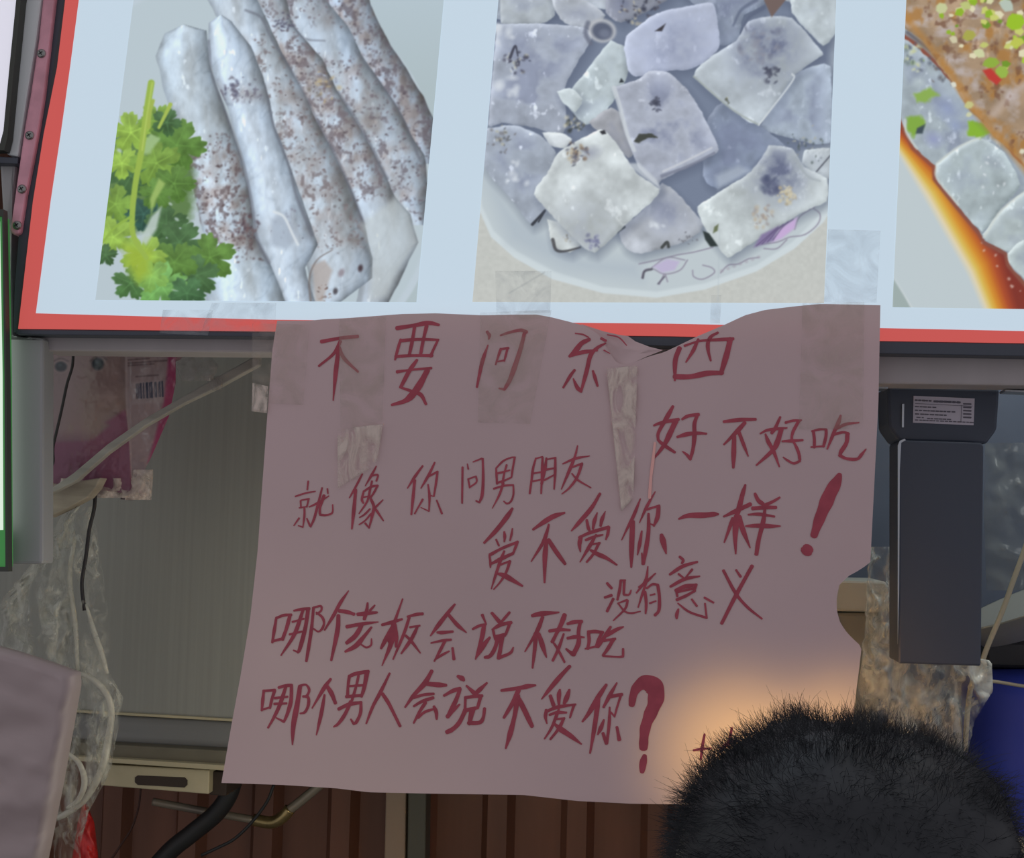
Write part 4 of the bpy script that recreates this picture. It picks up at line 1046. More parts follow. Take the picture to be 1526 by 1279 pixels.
def paper_depth(px, py):
    xc = 928 + (py - 540) * 0.0
    fade = np.clip((py - 470) / 60, 0, 1) * np.clip((900 - py) / 330, 0, 1)
    cre = 0.0085 * np.exp(-((px - xc) / 34.0) ** 2) * fade
    low = np.clip((py - 520) / 680, 0, 1)
    wav = 0.0035 * np.sin(px / 95.0 + 0.6) * (0.35 + low) + 0.0022 * np.sin(px / 47.0 + py / 160.0) * low + 0.0025 * np.sin(py / 120.0)
    edge = 0.010 * np.clip((py - 930) / 260, 0, 1) ** 2
    curl = 0.006 * np.exp(-((px - 1290) / 40.0) ** 2) * np.clip((py - 560) / 250, 0, 1)
    return -0.0225 + cre + wav - edge - curl


def on_paper(px, py, off=0.0):
    px, py = np.asarray(px, float), np.asarray(py, float)
    return at_np(px, py, 0.0 * px + paper_depth(px, py) - off)


m_paper = mat('pale pink paper', (214, 190, 194), .75, 0, .03, 5, spec=.2, bump=.03)
nt = m_paper.node_tree
tr_ = nt.nodes.new('ShaderNodeBsdfTranslucent')
tr_.inputs['Color'].default_value = tuple(lin((240, 214, 176))) + (1,)
mx_ = nt.nodes.new('ShaderNodeMixShader')
mx_.inputs[0].default_value = 0.06
nt.links.new(nt.nodes['Principled BSDF'].outputs[0], mx_.inputs[1])
nt.links.new(tr_.outputs[0], mx_.inputs[2])
nt.links.new(mx_.outputs[0], nt.nodes['Material Output'].inputs['Surface'])
m_ink = mat('red marker ink', (184, 86, 102), .6, 0, .12, 60, spec=.25, trans=.10)

NU, NV = 131, 111
t_, b_, l_, r_ = resample(TOP, NU, 'x'), resample(BOT, NU, 'x'), resample(LEF, NV, 'y'), resample(RIG, NV, 'y')
U = np.linspace(0, 1, NU)[None, :, None]
V = np.linspace(0, 1, NV)[:, None, None]
G = (t_[None] * (1 - V) + b_[None] * V + l_[:, None] * (1 - U) + r_[:, None] * U
     - ((1 - U) * (1 - V) * t_[0] + U * (1 - V) * t_[-1] + (1 - U) * V * b_[0] + U * V * b_[-1]))
# keep the notch local to the right margin
pv = on_paper(G[..., 0].ravel(), G[..., 1].ravel())
idx = np.arange(NU * NV).reshape(NV, NU)
pf = [tuple(q) for q in np.stack([idx[1:, :-1], idx[1:, 1:], idx[:-1, 1:], idx[:-1, :-1]], -1).reshape(-1, 4)]
sign = empty('paper_sign', Vector(at(770, 1185, -0.02)), 'large pale pink paper sheet with red Chinese handwriting taped under the menu board', 'sign')
mk('sheet', pv, pf, m_paper, sign, True)
for nm, chars in TXT:
    for (ox, oy, sc, s_) in chars:
        v, f = [], []
        for k, stq in enumerate(s_.split(';')):
            pts = []
            for q in stq.split():
                a, b, c = map(float, q.split(','))
                pts.append((a / sc + ox, b / sc + oy, c / sc * 0.95))
            stroke_geo(pts, v, f, on_paper, 0.0006 + 0.00002 * (k % 5))
        mk('handwritten_character', v, f, m_ink, sign)
# folded-over corner in the dip of the top edge
m_fold = m_paper
fl = [(866, 483), (900, 494), (922, 499), (936, 501), (947, 509), (968, 517), (988, 522), (965, 531), (945, 540), (930, 545), (916, 540), (900, 524), (885, 505)]
cx, cy = 925, 520
v, f = [], []
N = len(fl)
for ring, sc in enumerate((1.0, .66, .33)):
    for (x, y) in fl:
        X, Yp = cx + (x - cx) * sc, cy + (y - cy) * sc
        v.append(at(X, Yp, -0.0125 + 0.0045 * math.sin(X / 13.0 + Yp / 17.0) + 0.004 * max(0, (530 - Yp) / 60) - .004))
v.append(at(cx, cy, -0.013))
for ring in range(2):
    for i in range(N):
        j = (i + 1) % N
        f.append((ring * N + i, ring * N + j, ring * N + N + j, ring * N + N + i))
for i in range(N):
    f.append((2 * N + i, 2 * N + (i + 1) % N, 3 * N))
fo = mk('folded_edge', v, f, m_fold, sign, True)
v, f = [], []
for pts in ([(905, 499, 2), (922, 503, 2.4), (934, 515, 1.6)], [(903, 508, 4), (893, 503, 4)], [(900, 522, 2), (909, 527, 1.6)]):
    stroke_geo(pts, v, f, lambda X, Y, o: at_np(X, Y, 0 * X - 0.0235), 0)
mk('handwritten_stroke', v, f, m_ink, sign)
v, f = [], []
stroke_geo([(976, 660, 3.4), (973, 687, 4.5), (970, 712, 4.2), (968, 742, 4.8)], v, f, on_paper, 0.0012)  # pale pink strip painted for the light that shines through a slit
mk('slit_glow', v, f, mat('painted slit glow', (250, 190, 184), .8), sign)['label'] = 'thin pink line painted for a backlit slit'

# clear tape
m_tape = film('clear tape', (206, 194, 182), .10, .10, 25, .9)
m_tapew = film('whitened tape', (238, 224, 214), .38, .2, 45, .9, (1, 1, .45), .38, .62)
m_tapeb = film('tape on board', (206, 214, 222), .10, .15, 25, .9)


def tape(label, poly, mt, fn, off, nu=10, nv=14, wr=0.0008, seed=0, group='clear tape holding the paper sign'):
    tl, tr, br, bl = [np.array(q, float) for q in poly]
    u = np.linspace(0, 1, nu)[None, :, None]
    w = np.linspace(0, 1, nv)[:, None, None]
    P = (tl * (1 - u) + tr * u) * (1 - w) + (bl * (1 - u) + br * u) * w
    X, Yp = P[..., 0].ravel(), P[..., 1].ravel()
    vv = fn(X, Yp, off)
    vv[:, 1] -= wr * (1 + fbm2(X / 14, Yp / 20, seed + 40, 3))
    idx = np.arange(nu * nv).reshape(nv, nu)
    ff = [tuple(q) for q in np.stack([idx[1:, :-1], idx[1:, 1:], idx[:-1, 1:], idx[:-1, :-1]], -1).reshape(-1, 4)]
    o = mk('clear_tape', vv, ff, mt, None, True)
    m = o.modifiers.new('thickness', 'SOLIDIFY')
    m.thickness = 0.0002
    return tag(o, label, 'tape', group)


tape('clear tape strip over the top right corner of the paper sign', [(1196, 452), (1288, 450), (1286, 640), (1190, 640)], m_tape, on_paper, .0016, seed=1)
tape('clear tape strip on the paper sign between its first two top characters', [(505, 476), (575, 472), (570, 632), (508, 645)], m_tape, on_paper, .0016, seed=2)
tape('whitened crinkled tape strip left above the third written line', [(503, 640), (571, 632), (562, 692), (504, 728)], m_tapew, on_paper, .0026, 12, 20, .0014, 3)
tape('clear tape strip over the third large character of the paper sign', [(716, 466), (822, 462), (790, 632), (712, 630)], m_tape, on_paper, .0016, seed=4)
tape('whitened tape strip down the central crease of the paper sign', [(904, 550), (950, 545), (944, 742), (926, 762)], m_tapew, on_paper, .0016, 12, 26, .0022, 5)
tape('clear tape strip over the upper left corner of the paper sign', [(376, 482), (462, 484), (452, 604), (376, 600)], m_tape, on_paper, .0016, seed=6)
tape('small whitened tape end left of the paper sign edge', [(377, 571), (400, 576), (398, 616), (375, 613)], m_tapew, on_paper, .003, 8, 8, .0012, 7)
fb = lambda X, Y, o: at_np(X, Y, 0 * X - 0.0012 - o)
gb = 'clear tape on the menu board'
tape('clear tape patch on white board between second and third dish photos', [(1234, 342), (1312, 344), (1306, 452), (1228, 450)], m_tapeb, fb, 0, seed=8, group=gb)
tape('short tape patch under the right side of second dish photo', [(1060, 440), (1075, 440), (1073, 482), (1058, 482)], m_tapeb, fb, 0, seed=9, group=gb)
tape('clear tape patch on board margin under second dish photo left corner', [(738, 404), (822, 404), (820, 466), (740, 468)], m_tapeb, fb, 0, seed=10, group=gb)
tape('clear tape patch on board margin under first dish photo', [(316, 452), (412, 452), (410, 496), (300, 494)], m_tapeb, fb, 0, seed=11, group=gb)
tape('clear tape patch over the red border above the pink package', [(243, 462), (318, 462), (310, 500), (238, 497)], m_tapeb, fb, 0, seed=12, group=gb)

# ================================================================ PINK PACKAGE, STICK, CORDS (left opening)
pk = Canvas(60, 500, 280, 760, (132, 116, 122), 60, 490, 7)
pk.fill([(50, 0), (900, 0), (900, 820), (700, 900), (560, 1180), (120, 1190), (50, 1000)], (176, 146, 146), 30)
pk.fill([(80, 300), (330, 250), (300, 600), (160, 1100), (60, 1000)], (160, 148, 156), 60, .6)
pk.fill([(560, 800), (880, 700), (880, 860), (700, 960), (600, 1180), (520, 1180)], (188, 158, 150), 40, .8)
pk.fill([(880, 850), (900, 860), (960, 1300), (980, 1720), (60, 1720), (60, 1190), (480, 1170), (560, 1150), (720, 1010), (680, 980)], (160, 100, 128), 6)
pk.fill([(60, 1190), (480, 1170), (560, 1280), (940, 1330), (960, 1740), (60, 1740)], (150, 92, 122), 40, .8)
for (ex, ey, rx, ry) in ((215, 395, 78, 62), (600, 365, 76, 78)):
    pk.blob(ex, ey, rx * 1.35, ry * 1.3, 0, (190, 168, 166), .7, .5)
    pk.blob(ex, ey, rx, ry, 0, (78, 82, 92), .95, .35)
    pk.blob(ex - 10, ey - 14, rx * .4, ry * .4, 0, (104, 116, 124), .8, .8)
pk.line([(120, 350), (210, 310), (290, 340)], 14, (112, 98, 102), .7, 3)
pk.line([(520, 340), (600, 270), (690, 320)], 14, (112, 98, 102), .7, 3)
pk.line([(390, 500), (430, 515), (480, 500)], 16, (140, 104, 106), .6, 3)
pk.line([(420, 740), (500, 770), (590, 760)], 14, (150, 110, 112), .5, 4)
# side gusset with small print and bar code
pk.fill([(880, 0), (1420, 0), (1420, 400), (1400, 700), (1160, 1400), (1020, 1760), (960, 1760), (920, 1060), (885, 700)], (186, 164, 172), 3)
pk.fill([(1340, 0), (1560, 0), (1430, 420), (1400, 760), (1330, 1000), (1180, 1420), (1120, 1400), (1180, 1200), (1290, 760), (1330, 400)], (188, 84, 130), 5)
pk.fill([(950, 560), (1290, 540), (1280, 770), (960, 790)], (196, 178, 186), 4)
rg = random.Random(12)
for (y, xa, xb) in ((285, 920, 1240), (325, 920, 1130), (360, 920, 1300), (385, 920, 1180), (500, 1000, 1220)):
    x = xa
    while x < xb:
        w = rg.uniform(10, 34)
        pk.line([(x, y - (x - xa) * .07), (x + w, y - (x + w - xa) * .07)], 14, (112, 88, 98), .75, 2)
        x += w + rg.uniform(6, 18)
x = 1000
while x < 1275:
    w = rg.choice((6, 6, 12, 18))
    pk.line([(x, 575 - (x - 1000) * .08), (x + 6, 728 - (x - 1000) * .08)], w, (78, 84, 112), .95, .8)
    x += w + rg.choice((6, 8, 14))
pk.line([(895, 200), (900, 600), (905, 860), (925, 1060), (950, 1400), (962, 1740)], 16, (206, 184, 186), .8, 2)
m_pk = print_mat('printed plastic wrap', 'print', 0, .66)
m_pk.node_tree.nodes['Principled BSDF'].inputs['Roughness'].default_value = .3
m_pk.node_tree.nodes['Principled BSDF'].inputs['Specular IOR Level'].default_value = .5
pack = empty('wipes_package', at(160, 712, .30), 'pink plastic package printed with a baby face and bar code hanging left', 'package')


def packfn(X, Y):
    bulge = 0.022 * np.sin(np.clip((X - 60) / 135, 0, 1) * math.pi) * np.sin(np.clip((Y - 490) / 240, 0, 1) * math.pi)
    side = 0.055 * np.clip((X - 193) / 70, 0, 1)
    return at_np(X, Y, 0.27 + side - bulge + 0.002 * fbm2(X / 16, Y / 20, 77, 3))


pw = painted_sheet('printed_wrap', pk, [(56, 505), (268, 505), (196, 742), (56, 714)], packfn, 1.0, m_pk, pack)
# shape the right edge to the wrap's outline: the sheet narrows below y=570
mesh = pw.data
sx = np.array([268, 262, 262, 252, 226, 205, 198])
sy = np.array([505, 540, 570, 620, 680, 722, 742])
# (re-lay the grid between the straight left edge and that outline)
tlx, bly = 56, 716
nu = int(abs(268 - 56) / 1.0) + 1
nv = len(mesh.vertices) // nu
u = np.linspace(0, 1, nu)[None, :]
w = np.linspace(0, 1, nv)[:, None]
yy = 505 + (737 - 505) * w - (1 - u) * w * 20
xr_ = np.interp(yy[:, -1], sy, sx)[:, None]
xx = 56 + (xr_ - 56) * u
yy = np.broadcast_to(yy, xx.shape)
co = packfn(xx.ravel(), yy.ravel())
mesh.vertices.foreach_set('co', co.ravel())
colr = lin(pk.sample(xx.ravel(), yy.ravel()))
mesh.color_attributes['print'].data.foreach_set('color', np.concatenate([colr, np.ones((len(colr), 1))], 1).astype(np.float32).ravel())
mesh.update()
md = pw.modifiers.new('thickness', 'SOLIDIFY')
md.thickness = 0.05
md.offset = -1
m_seal = film('clear seam film', (222, 206, 196), .55, .2, 40, .5)


def crumple(name, left, right, Y, thick, amp, mt, parent=None, nv=46, nu=26, seed=0, fs=1.0, closed=True):
    """soft bag between two side outlines (px), bulging by thick, creased by amp"""
    L, R = np.array(left, float), np.array(right, float)
    ys = np.linspace(L[0, 1], L[-1, 1], nv)
    V_, F_ = [], []
    xl, xr = np.interp(ys, L[:, 1], L[:, 0]), np.interp(ys, R[:, 1], R[:, 0])
    for side in (0, 1) if closed else (0,):
        q = np.linspace(0, 1, nu)
        X = xl[:, None] + (xr - xl)[:, None] * q[None]
        Yp = np.broadcast_to(ys[:, None], X.shape)
        b = np.sqrt(np.clip(1 - (2 * q[None] - 1) ** 2, 0, 1)) * thick
        nz = fbm2(X / 22 * fs, Yp / 30 * fs, seed + side * 9, 4)
        rd = 1 - np.abs(fbm2(X / 34 * fs + 3, Yp / 60 * fs, seed + 3 + side, 3)) * 4
        dY = -b * (1 if side == 0 else -1) + amp * nz - amp * 0.9 * np.clip(rd, 0, 1)
        dY = np.where((q[None] == 0) | (q[None] == 1), amp * nz * 0.3, dY)
        wx = 5 * fbm2(X / 30, Yp / 26, seed + 50, 3) * amp / .01
        pts = at_np(X + wx * (q[None] > .01) * (q[None] < .99), Yp * 1.0, Y + dY)
        V_.append(pts.reshape(-1, 3))
        base = side * nu * nv
        for i in range(nv - 1):
            for j in range(nu - 1):
                k = base + i * nu + j
                F_.append((k, k + nu, k + nu + 1, k + 1) if side == 0 else (k, k + 1, k + nu + 1, k + nu))
    o = mk(name, np.concatenate(V_), F_, mt, parent, True)
    return o


crumple('bottom_seam', [(76, 713), (110, 714), (72, 735), (95, 742)][0:1] + [(78, 742)], [(205, 728), (226, 728)][0:1] + [(212, 745)], .28, .012, .008, m_seal, pack, 14, 30, 5, 2.0)
crumple('torn_corner', [(196, 700), (186, 745)], [(230, 680), (226, 742)], .285, .012, .008, m_seal, pack, 14, 14, 8, 2.0)

m_stick = mat('weathered wooden lath', (158, 154, 148), .7, 0, .2, 18, (.3, 1, 3))
m_board = mat('raw wooden board', (158, 148, 134), .75, 0, .22, 12, (1, 1, 6))
tag(prism('wooden_lath', [(386, 527), (386, 544), (330, 575), (270, 604), (215, 636), (160, 676), (112, 718), (74, 737), (74, 729), (108, 706), (160, 662), (215, 624), (270, 592), (330, 558)], .21, .225, m_stick, None, .002),
    'thin pale wooden lath slanting across the pink package', 'lath')
tag(prism('wooden_board', [(70, 738), (112, 718), (150, 712), (142, 728), (130, 742), (100, 758), (70, 772)], .235, .262, m_board, None, .002),
    'short raw wooden board end under the pink package', 'board')
m_cord = mat('black rubber cord', (34, 30, 34), .5)
tag(tube('rubber_cord', [at(x, y, .19) for x, y in ((109, 515), (108, 545), (100, 572), (92, 610), (84, 645), (79, 668), (79, 690), (70, 700))], .0022, m_cord), 'thin black cord hanging down in front of the pink package', 'cord')
tag(tube('rubber_cord', [at(x, y, .27) for x, y in ((142, 738), (140, 760), (133, 790), (128, 830), (122, 870), (126, 910))], .0030, m_cord), 'thin black cord below the wooden board, running into the clear bag', 'cord')
m_scrap = film('crumpled clear film', (150, 142, 140), .35, .12, 40, .6)
tag(crumple('plastic_scrap', [(256, 515), (262, 545), (270, 568)], [(300, 515), (326, 545), (312, 576)], .10, .006, .007, m_scrap, None, 18, 18, 21, 2.0, False), 'small crumpled clear plastic scrap above the slanting lath', 'plastic scrap')
tag(crumple('plastic_scrap', [(304, 560), (312, 574), (316, 582)], [(332, 552), (332, 574), (331, 585)], .195, .003, .003, m_scrap, None, 10, 10, 22, 2.0, False), 'tiny clear plastic bit stuck to the slanting lath', 'plastic scrap')

# ================================================================ STEEL CABINET BEHIND
m_cab = mat('brushed grey steel panel', (142, 144, 138), .5, .15, .06, 22, (6, 1, .08))
m_cabb = mat('grey lower rail', (120, 122, 122), .5, .2, .12, 14, (.2, 1, 3))
m_cabo = mat('olive grey ledge', (104, 100, 86), .6, .1, .12, 14)
m_cabp = mat('pale olive bracket', (176, 168, 140), .6, .1, .1, 14)
cab = empty('steel_cabinet', at(330, 1140, .60), 'grey brushed steel cabinet hung behind the paper sign', 'cabinet')
prism('front_panel', [(-60, 470), (760, 490), (760, 1098), (300, 1071), (176, 1064), (-60, 1050)], .55, .9, m_cab, cab, .003)
prism('lower_rail', [(-60, 1052), (176, 1066), (300, 1073), (760, 1100), (760, 1150), (337, 1116), (176, 1107), (-60, 1090)], .56, .88, m_cabb, cab, .003)
prism('edge_bead', [(-60, 1048), (176, 1062), (300, 1069), (760, 1096), (760, 1100), (300, 1073), (176, 1066), (-60, 1052)], .543, .56, m_cabp, cab, .001)
prism('ledge', [(-60, 1094), (176, 1110), (337, 1119), (760, 1154), (760, 1172), (337, 1141), (176, 1131), (-60, 1118)], .535, .86, m_cabo, cab, .003)
prism('ledge_lip', [(-60, 1118), (176, 1131), (337, 1141), (760, 1172), (760, 1178), (337, 1149), (176, 1138), (-60, 1125)], .52, .6, m_cabp, cab, .001)
sl = [(201 + 8 - 8 * math.cos(a), 1163 + 9 * math.sin(a)) for a in np.linspace(-math.pi / 2, math.pi / 2, 6)]
bo = [(150, 1139), (312, 1148), (311, 1184), (150, 1171)]
br = prism('slotted_bracket', bo, .53, .62, m_cabp, cab, .002)
m_hole = mat('dark slot', (52, 42, 36), .8)
prism('slot', [(205, 1156), (275, 1159), (279, 1163), (279, 1170), (275, 1174), (205, 1170), (201, 1166), (201, 1159)], .5285, .531, m_hole, cab)
prism('end_cap', [(312, 1150), (338, 1151), (337, 1187), (312, 1185)], .55, .64, m_hole, cab, .002)

m_pipe = mat('grey pipe', (150, 142, 128), .4, .3)
m_brass = mat('worn brass elbow', (168, 150, 104), .3, .8, .3, 40)
pp = empty('pipe', at(330, 1225, .8), 'thin metal pipe with a brass elbow below the steel cabinet', 'pipe')
tube('straight_run', [at(x, y, .78) for x, y in ((228, 1195), (260, 1201), (320, 1212), (382, 1223))], .0075, m_pipe, pp)
tube('elbow', [at(x, y, .78) for x, y in ((378, 1222), (404, 1226), (420, 1219), (432, 1206))], .0115, m_brass, pp, 8, 12)
tube('upper_run', [at(x, y, .78) for x, y in ((429, 1209), (446, 1196), (470, 1176), (500, 1150))], .0090, m_pipe, pp)
m_hose = mat('black hose', (38, 40, 42), .55)
tag(tube('black_hose', [at(x, y, .70) for x, y in ((352, 1140), (343, 1180), (322, 1212), (285, 1243), (250, 1272), (200, 1330))], .0165, m_hose, None, 8, 12), 'thick black hose running diagonally below the steel cabinet', 'hose')
tag(tube('black_wire', [at(x, y, .66) for x, y in ((408, 1170), (398, 1195), (375, 1226), (350, 1250), (328, 1262), (300, 1275))], .0028, m_hose), 'thin black wire crossing in front of the metal pipe', 'wire')
tag(tube('brown_wire', [at(x, y, .9) for x, y in ((210, 1175), (206, 1205), (196, 1235), (180, 1260), (160, 1290))], .0022, mat('brown wire', (78, 52, 44), .6)), 'thin brown wire hanging along the corrugated wall', 'wire')
m_up = mat('pale upright', (172, 150, 128), .6)
m_up2 = mat('grey green upright', (96, 96, 84), .6)
tag(prism('wall_upright', [(576, 1120), (606, 1120), (602, 1400), (570, 1400)], 1.03, 1.08, m_up, None, .003), 'pale vertical upright on the brown wall below the paper sign', 'upright')
tag(prism('wall_upright', [(609, 1120), (636, 1120), (632, 1400), (605, 1400)], 1.02, 1.08, m_up2, None, .003), 'grey green vertical upright right of the pale one', 'upright')
m_redc = mat('red plastic', (196, 44, 44), .4, 0, .15, 12)
tag(crumple('red_bag', [(124, 1198), (116, 1225), (106, 1290)], [(130, 1198), (141, 1228), (148, 1290)], .62, .03, .012, m_redc, None, 20, 14, 31, 2.0), 'red plastic bag corner beside the clear bag at lower left', 'bag')

# ================================================================ CLEAR BAG, WHITE PACKAGE (lower left)
m_bag = film('clear crinkled bag', (206, 206, 196), .36, .08, 11, .95, (1.6, 1.6, .5), .44, .66)  # white streaks from noise stand in for glints along the creases
bg = tag(crumple('plastic_bag', [(98, 755), (60, 830), (5, 890), (-20, 950), (-10, 1020), (40, 1080), (60, 1150), (70, 1210), (84, 1290)],
                 [(140, 755), (150, 830), (158, 880), (166, 950), (162, 1000), (184, 1040), (176, 1090), (160, 1160), (132, 1210), (112, 1290)], .32, .05, .022, m_bag, None, 80, 40, 41, 1.3),
         'crumpled clear plastic bag hanging between post and steel cabinet', 'bag')
m_fold2 = film('thick bag rim', (205, 203, 190), .6, .15, 20, .4)
tube('bag_rim', [at(x, y, .25) for x, y in ((96, 1002), (130, 1008), (156, 1030), (166, 1060), (160, 1110), (150, 1150), (128, 1190), (100, 1212), (84, 1220))], [.004, .004, .005, .005, .006, .006, .005, .005, .004], m_fold2, bg)
tube('bag_rim', [at(x, y, .24) for x, y in ((100, 1122), (118, 1138), (126, 1165), (118, 1190), (100, 1205))], [.003, .004, .005, .004, .003], m_fold2, bg)
tube('bag_rim', [at(x, y, .27) for x, y in ((112, 800), (104, 860), (112, 930), (116, 1000))], [.003, .004, .004, .003], m_fold2, bg)
tube('bag_rim', [at(x, y, .27) for x, y in ((128, 900), (140, 940), (152, 975), (160, 1005))], [.002, .004, .004, .003], m_fold2, bg)
m_wp = mat('white wrapping film', (196, 182, 184), .45, 0, .04, 6, spec=.3, bump=.25, trans=.3)
wp = empty('wrapped_package', at(0, 1300, -.05), 'white wrapped package standing at the lower left edge', 'package')
nv, nu = 60, 24
V_, F_ = [], []
for i in range(nv):
    t = i / (nv - 1)
    y0 = 1010 + (1420 - 1010) * t
    xr = np.interp(y0, [1010, 1030, 1080, 1180, 1279, 1420], [96, 97, 88, 70, 50, 22])
    for j in range(nu):
        u = j / (nu - 1)
        x = -120 + (xr + 120) * u
        y = y0 - (1 - u) * 60 * (1 - t) - 6 * math.sin(u * 3.1) * (1 - t)
        fold = .004 * math.sin(y / 17.0 + x / 60.0) * math.sin(y / 41.0) + .006 * float(fbm2(x / 40, y / 26, 90, 3))
        V_.append(at(x, y, -.12 + fold - .012 * math.sin(u * math.pi)))
nF = len(V_)
for i in range(nv - 1):
    for j in range(nu - 1):
        k = i * nu + j
        F_.append((k, k + nu, k + nu + 1, k + 1))
rim = [0 * nu + j for j in range(nu)] + [i * nu + nu - 1 for i in range(1, nv)]
for q in rim:
    p = V_[q]
    V_.append(Vector((p.x + .002, p.y + .022, p.z + .003)))
for q in rim:
    p = V_[q]
    V_.append(Vector((p.x - .002, p.y + .052, p.z + .001)))
m0 = len(rim)
for i in range(m0 - 1):
    F_.append((rim[i], rim[i + 1], nF + i + 1, nF + i))
    F_.append((nF + i, nF + i + 1, nF + m0 + i + 1, nF + m0 + i))
F_.append(tuple([nF + m0 + i for i in range(m0)] + [(nv - 1) * nu]))
fixnormals(mk('wrapping', V_, F_, m_wp, wp, True))

# ================================================================ RIGHT OPENING
m_navy = mat('dark navy panel', (78, 88, 104), .5, .1, .1, 6)
m_dev = mat('black powder-coated metal', (64, 72, 88), .5, 0, .05, 10, (1, 1, .2))
m_lbl = mat('silver label', (206, 200, 214), .5)
m_lt = mat('label print', (104, 100, 114), .6)
tag(prism('dark_board', [(1000, 540), (1900, 560), (1900, 1215), (1000, 1200)], .67, .70, m_navy, None, .002), 'dark navy board standing behind the black metal device', 'board')
dev = empty('metal_device', at(1400, 991, .17), 'tall black metal device with a silver label under the beam', 'device')
prism('upper_housing', [(1322, 576), (1490, 579), (1486, 640), (1470, 662), (1340, 658), (1324, 636)], .12, .20, m_dev, dev, .004)
prism('column', [(1339, 660), (1343, 656), (1462, 660), (1466, 664), (1462, 993), (1339, 989)], .10, .17, m_dev, dev, .003)
m_edge = mat('bright silver metal', (176, 182, 190), .3, .8)
prism('edge_highlight', [(1338, 664), (1341, 657), (1348, 654), (1350, 656), (1343, 660), (1341, 700), (1340, 880), (1338, 960)], .0985, .101, m_edge, dev)  # silver strip drawn in for the highlight along the bevelled edge
prism('small_clip', [(1344.5, 602), (1347.5, 602), (1347, 637), (1344, 637)], .117, .121, m_edge, dev)
lb = prism('label_plate', [(1361.5, 590), (1452.5, 594), (1451, 634), (1360.5, 630)], .1185, .1202, m_lbl, dev)
lb['label'] = 'silver type label with small print'
v, f = [], []
rg = random.Random(3)


def bar(x0, y0, x1, y1, w):
    stroke_geo([(x0, y0, w), (x1, y1, w)], v, f, lambda X, Y, o: at_np(X, Y, 0 * X + .1180), 0)


for (y, xa, xb, w) in ((596.5, 1364, 1386, 2.6), (597, 1392, 1430, 3.2), (606, 1364, 1390, 1.8), (611.5, 1364, 1420, 2.0), (617, 1364, 1408, 2.0), (622, 1366, 1376, 1.6), (623, 1382, 1412, 1.8), (626, 1364, 1448, 1.6)):
    x = xa
    while x < xb:
        w_ = rg.uniform(2, 6)
        bar(x, y + (x - 1364) * .044, x + w_, y + (x + w_ - 1364) * .044, w)
        x += w_ + rg.uniform(1.2, 2.5)
for k in range(5):
    bar(1436, 602 + 5 * k, 1447, 602.5 + 5 * k, 2.4)
bar(1364, 601.5, 1449, 605.5, .7)
bar(1433, 604, 1432, 629, .7)
ltm = mk('label_text', v, f, m_lt, None)
ltm.parent = lb
ltm.matrix_parent_inverse = Matrix.Identity(4)
tag(prism('metal_clip', [(1296, 574), (1324, 575.5), (1323, 580), (1296, 579)], .07, .1, m_edge, None, .001), 'small shiny clip under the beam left of the black device', 'clip')
tag(prism('metal_clip', [(1498, 580), (1540, 582), (1540, 586), (1498, 584)], .07, .1, m_edge, None, .001), 'small shiny clip under the beam right of the black device', 'clip')

m_tub = mat('grey plastic tub', (150, 152, 144), .5, 0, .06, 8)
tub = empty('plastic_tub', at(1285, 960, .4), 'pale grey plastic tub seen through the notch of the paper sign', 'tub')
prism('rim', [(1150, 862), (1318, 866), (1324, 872), (1325, 908), (1318, 913), (1150, 909)], .34, .46, m_tub, tub, .006)
zb_ = at(1562, 1262, .50).z + .001
py_b = 1200.0
while at(1240, py_b, .35).z > zb_:
    py_b += .5
prism('body', [(1156, 911), (1316, 913), (1300, py_b), (1166, py_b)], .35, .45, mat('grey tub wall', (112, 112, 104), .55), tub, .006)
m_bag2 = film('milky crinkled film', (214, 216, 206), .46, .1, 14, .9, (1.4, 1, .6), .40, .66)
tag(crumple('plastic_bag', [(1296, 815), (1294, 870), (1288, 950), (1284, 990), (1276, 1040), (1270, 1110), (1280, 1180)], [(1342, 822), (1338, 900), (1345, 960), (1478, 985), (1480, 1030), (1452, 1075), (1430, 1180)], .26, .03, .020, m_bag2, None, 70, 44, 51, 1.4),
    'milky crumpled plastic bag below the black metal device', 'bag')
m_bag3 = film('dim clear film', (130, 134, 126), .16, .25, 10, .7)
tag(crumple('plastic_bag', [(1468, 660), (1466, 760), (1470, 880)], [(1620, 640), (1640, 760), (1600, 880)], .38, .03, .016, m_bag3, None, 40, 30, 61, 1.2), 'dim clear plastic bag right of the black metal device', 'bag')
m_blue = mat('blue plastic drum', (52, 70, 180), .6, 0, .05, 6)
m_gr = mat('pale drum base', (150, 148, 142), .6)


def lathe(name, cxy, prof, mt, parent=None, n=40, tilt=None):
    vv, ff = [], []
    for (r, z) in prof:
        for k in range(n):
            a = 2 * math.pi * k / n
            p = Vector((r * math.cos(a), r * math.sin(a), z))
            if tilt:
                p = tilt @ p
            vv.append(Vector(cxy) + p)
    for i in range(len(prof) - 1):
        for k in range(n):
            l = (k + 1) % n
            ff.append((i * n + k, i * n + l, i * n + n + l, i * n + n + k))
    ff.append(tuple(range(n)))
    ff.append(tuple(range((len(prof) - 1) * n, len(prof) * n)))
    return fixnormals(mk(name, vv, ff, mt, parent, True))


